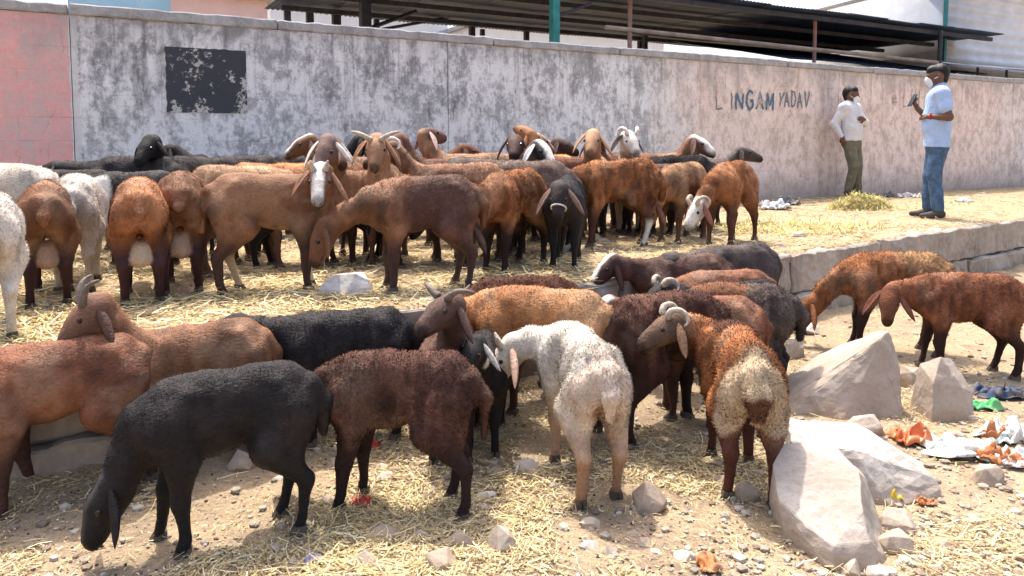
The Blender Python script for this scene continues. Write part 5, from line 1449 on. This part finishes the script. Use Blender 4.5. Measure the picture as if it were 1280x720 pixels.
# heaps of fodder straw
def heap(label, cx, cy, rx, ry, h, n, seed, cols):
    z0 = terrace_z(cx, cy); root = empty('straw_heap', (cx, cy, z0), 0.2, label, 'straw heap')
    V = []; F = []; na, nr = 36, 12
    def hz(x, y):
        q = (x / rx) ** 2 + (y / ry) ** 2
        return h * max(0, 1 - q) ** .8 * (1 + .5 * mnoise.fractal(Vector((x * 5 + seed, y * 5, 0)), 1, 2, 3))
    for i in range(nr + 1):
        for j in range(na):
            t = i / nr; a = 2 * math.pi * j / na
            e = 1 + .12 * mnoise.noise(Vector((math.cos(a) * 2 + seed, math.sin(a) * 2, 0)))
            x, y = rx * t * e * math.cos(a), ry * t * e * math.sin(a); V.append((x, y, hz(x / e, y / e) - .015))
    for i in range(nr):
        for j in range(na):
            F.append((i * na + j, i * na + (j + 1) % na, (i + 1) * na + (j + 1) % na, (i + 1) * na + j))
    link('mound', np_mesh('mound', V, np.array(F)[:, ::-1]), M['straw_mat'], root)
    rs = np.random.RandomState(seed); P = []
    while len(P) < n:
        a = rs.rand() * 6.283; t = math.sqrt(rs.rand()) * 1.12; x, y = rx * t * math.cos(a), ry * t * math.sin(a)
        P.append((x, y, hz(x, y) + .01 * rs.rand()))
    P = np.array(P); a = rs.rand(n) * 6.28; L = .04 + .16 * rs.rand(n) ** 1.5; pit = rs.normal(size=n) * .4; W = .003 + .004 * rs.rand(n)
    d = np.stack([np.cos(a) * np.cos(pit), np.sin(a) * np.cos(pit), np.sin(pit)], 1); sd = np.stack([-np.sin(a), np.cos(a), np.zeros(n)], 1)
    VV = np.stack([P - d * (L / 2)[:, None] - sd * W[:, None] / 2, P - d * (L / 2)[:, None] + sd * W[:, None] / 2, P + d * (L / 2)[:, None] + sd * W[:, None] / 2, P + d * (L / 2)[:, None] - sd * W[:, None] / 2], 1)
    FF = np.arange(n * 4).reshape(-1, 4); C = np.array(cols)[rs.randint(len(cols), size=n)] * (.7 + .5 * rs.rand(n, 1))
    link('stalks', np_mesh('stalks', VV.reshape(-1, 3), FF, np.clip(np.repeat(C, 4, 0), 0, .85), smooth=False), M['scatter'], root, kind='stuff')
M['straw_mat'] = simple('packed_straw', (0.42, 0.33, 0.14), 0.95, 0.4, 40, 0.8)
GC = [(.50, .46, .18), (.58, .50, .20), (.44, .40, .15), (.62, .52, .26)]
p = pix(1082, 262, T); heap('heap of yellow green fodder straw at the feet of the leaning man', p.x, p.y + .12, .42, .24, .15, 1800, 4, GC)
p = pix(985, 285, T); heap('thin spread of fodder straw on the terrace left of the men', p.x, p.y, .9, .5, .05, 3000, 8, GC + SC)

# ================================================================== LITTER
def plastic(name, c, rough=.4, marks=None):
    n = NT(name); f = n.noise(9, 4); col = n.mix(n.ramp(f, [(.35, 0.0), (.65, 1.0)]), tuple(x * .8 for x in c), c)
    col = n.mix(n.ramp(n.noise(16, 6, .7), [(.45, 0.0), (.7, .65)]), col, (.38, .29, .2))
    if marks:
        m = n.math('GREATER_THAN', n.noise(26, 3, .5, n.mapping(scale=(1, .35, 1))), .58)
        col = n.mix(n.math('MULTIPLY', m, .7), col, marks)
    n.bump(f, .4, .02); return n.done(col, rough)
M['p_orange'] = plastic('orange_plastic', (.66, .17, .06)); M['p_white'] = plastic('printed_white_sack', (.66, .66, .63), .5, (.16, .25, .24))
M['p_green'] = plastic('green_plastic', (.05, .42, .14)); M['p_navy'] = plastic('navy_cloth', (.03, .05, .10), .8)
M['p_rust'] = plastic('rusty_orange_cloth', (.48, .17, .06), .8); M['p_yellow'] = plastic('yellow_packet', (.72, .50, .03), .4, (.6, .05, .03))
M['p_red'] = plastic('red_packet', (.55, .05, .035), .5); M['p_clear'] = plastic('grey_white_plastic', (.58, .60, .63), .35)
M['p_dark'] = plastic('dark_plastic', (.07, .08, .10), .4); M['p_lilac'] = plastic('lilac_plastic', (.42, .38, .52), .5)
def litter(name, label, cat, px, py, w, d, h, mat, seed, lvl=0, rz=0.0, fold=2.2):
    z = T if lvl else 0.0; c = pix(px, py, z); n = 22; V = []; F = []
    for i in range(n):
        for j in range(n):
            s, t = i / (n - 1) - .5, j / (n - 1) - .5
            q = Vector((s * fold * 2 + seed, t * fold * 2, seed * 1.3))
            rim = max(0, 1 - (2 * max(abs(s), abs(t))) ** 4)
            x = w * (s + .16 * mnoise.noise(q * 1.3)); y = d * (t + .16 * mnoise.noise(q * 1.3 + Vector((5, 5, 0))))
            zz = h * (abs(mnoise.noise(q)) * 1.6 + .35 * abs(mnoise.noise(q * 2.4))) * (.35 + .65 * rim) + .006
            V.append((x, y, zz))
    for i in range(n - 1):
        for j in range(n - 1):
            k = i * n + j; F.append((k, k + n, k + n + 1, k + 1))
    me = np_mesh(name, V, F, smooth=True)
    o = link(name, me, M[mat]); thicken(o, .0025)
    gz = terrace_z(c.x, c.y) if lvl else ground_z(c.x, c.y)
    o.location = (c.x, c.y, gz); o.rotation_euler = (0, 0, rz); o['label'] = label; o['category'] = cat
litter('plastic_bag', 'crumpled orange plastic bag beside the flat boulder', 'bag', 1140, 552, .15, .13, .085, 'p_orange', 3, fold=2)
litter('sack', 'printed white sack spread flat right of the orange bag', 'sack', 1198, 566, .30, .20, .05, 'p_white', 5, rz=-.3)
litter('sack', 'crumpled white sack at the right edge behind the spread one', 'sack', 1258, 548, .22, .16, .07, 'p_white', 8, rz=.4)
litter('sack', 'torn white plastic sheet at the right edge below the rags', 'sack', 1268, 580, .14, .12, .05, 'p_clear', 9)
litter('plastic_bottle_scrap', 'bright green crushed plastic by the upright boulder', 'plastic', 1228, 512, .16, .07, .06, 'p_green', 11, rz=-.2, fold=1.2)
litter('rag', 'dark navy rag in the shade behind the green plastic', 'rag', 1250, 496, .26, .14, .06, 'p_navy', 13)
litter('rag', 'rusty orange rag lying over the brown stone at the right', 'rag', 1250, 580, .15, .08, .07, 'p_rust', 15, rz=-.4)
litter('rag', 'faded orange rag at the right edge between the sacks', 'rag', 1252, 552, .14, .05, .08, 'p_rust', 16)
litter('packet', 'small yellow packet with red print behind the foreground boulder', 'packet', 1118, 626, .05, .04, .05, 'p_yellow', 17, fold=1)
litter('packet', 'red scrap of packet in the straw under the dark woolly sheep', 'packet', 452, 630, .07, .05, .025, 'p_red', 19)
litter('packet', 'red scrap in the straw behind the dark woolly sheep front legs', 'packet', 466, 562, .06, .04, .03, 'p_red', 20)
litter('packet', 'orange scrap of plastic at the bottom centre right', 'packet', 886, 712, .06, .07, .04, 'p_rust', 21, fold=1.2)
litter('packet', 'lilac scrap of plastic in the straw near the black sheep hind foot', 'packet', 392, 700, .045, .035, .025, 'p_lilac', 22, fold=1.2)
litter('packet', 'brown orange scrap by the pale stones right of the foreground boulder', 'packet', 1158, 632, .06, .035, .02, 'p_rust', 23)
litter('plastic_bag', 'grey and white plastic bag by the wall at the right end of the flock', 'bag', 968, 262, .34, .22, .12, 'p_clear', 25, lvl=1)
litter('plastic_bag', 'dark plastic bag by the wall next to the grey one', 'bag', 985, 256, .30, .2, .10, 'p_dark', 26, lvl=1)
litter('plastic_bag', 'pale blue grey plastic by the wall between the two men', 'bag', 1138, 247, .28, .2, .09, 'p_clear', 27, lvl=1)
litter('plastic_bag', 'dark crumpled plastic by the wall left of the man in blue', 'bag', 1112, 246, .22, .16, .07, 'p_dark', 28, lvl=1)
litter('plastic_bag', 'white plastic scrap behind the feet of the man in blue', 'bag', 1205, 252, .2, .14, .06, 'p_clear', 29, lvl=1)
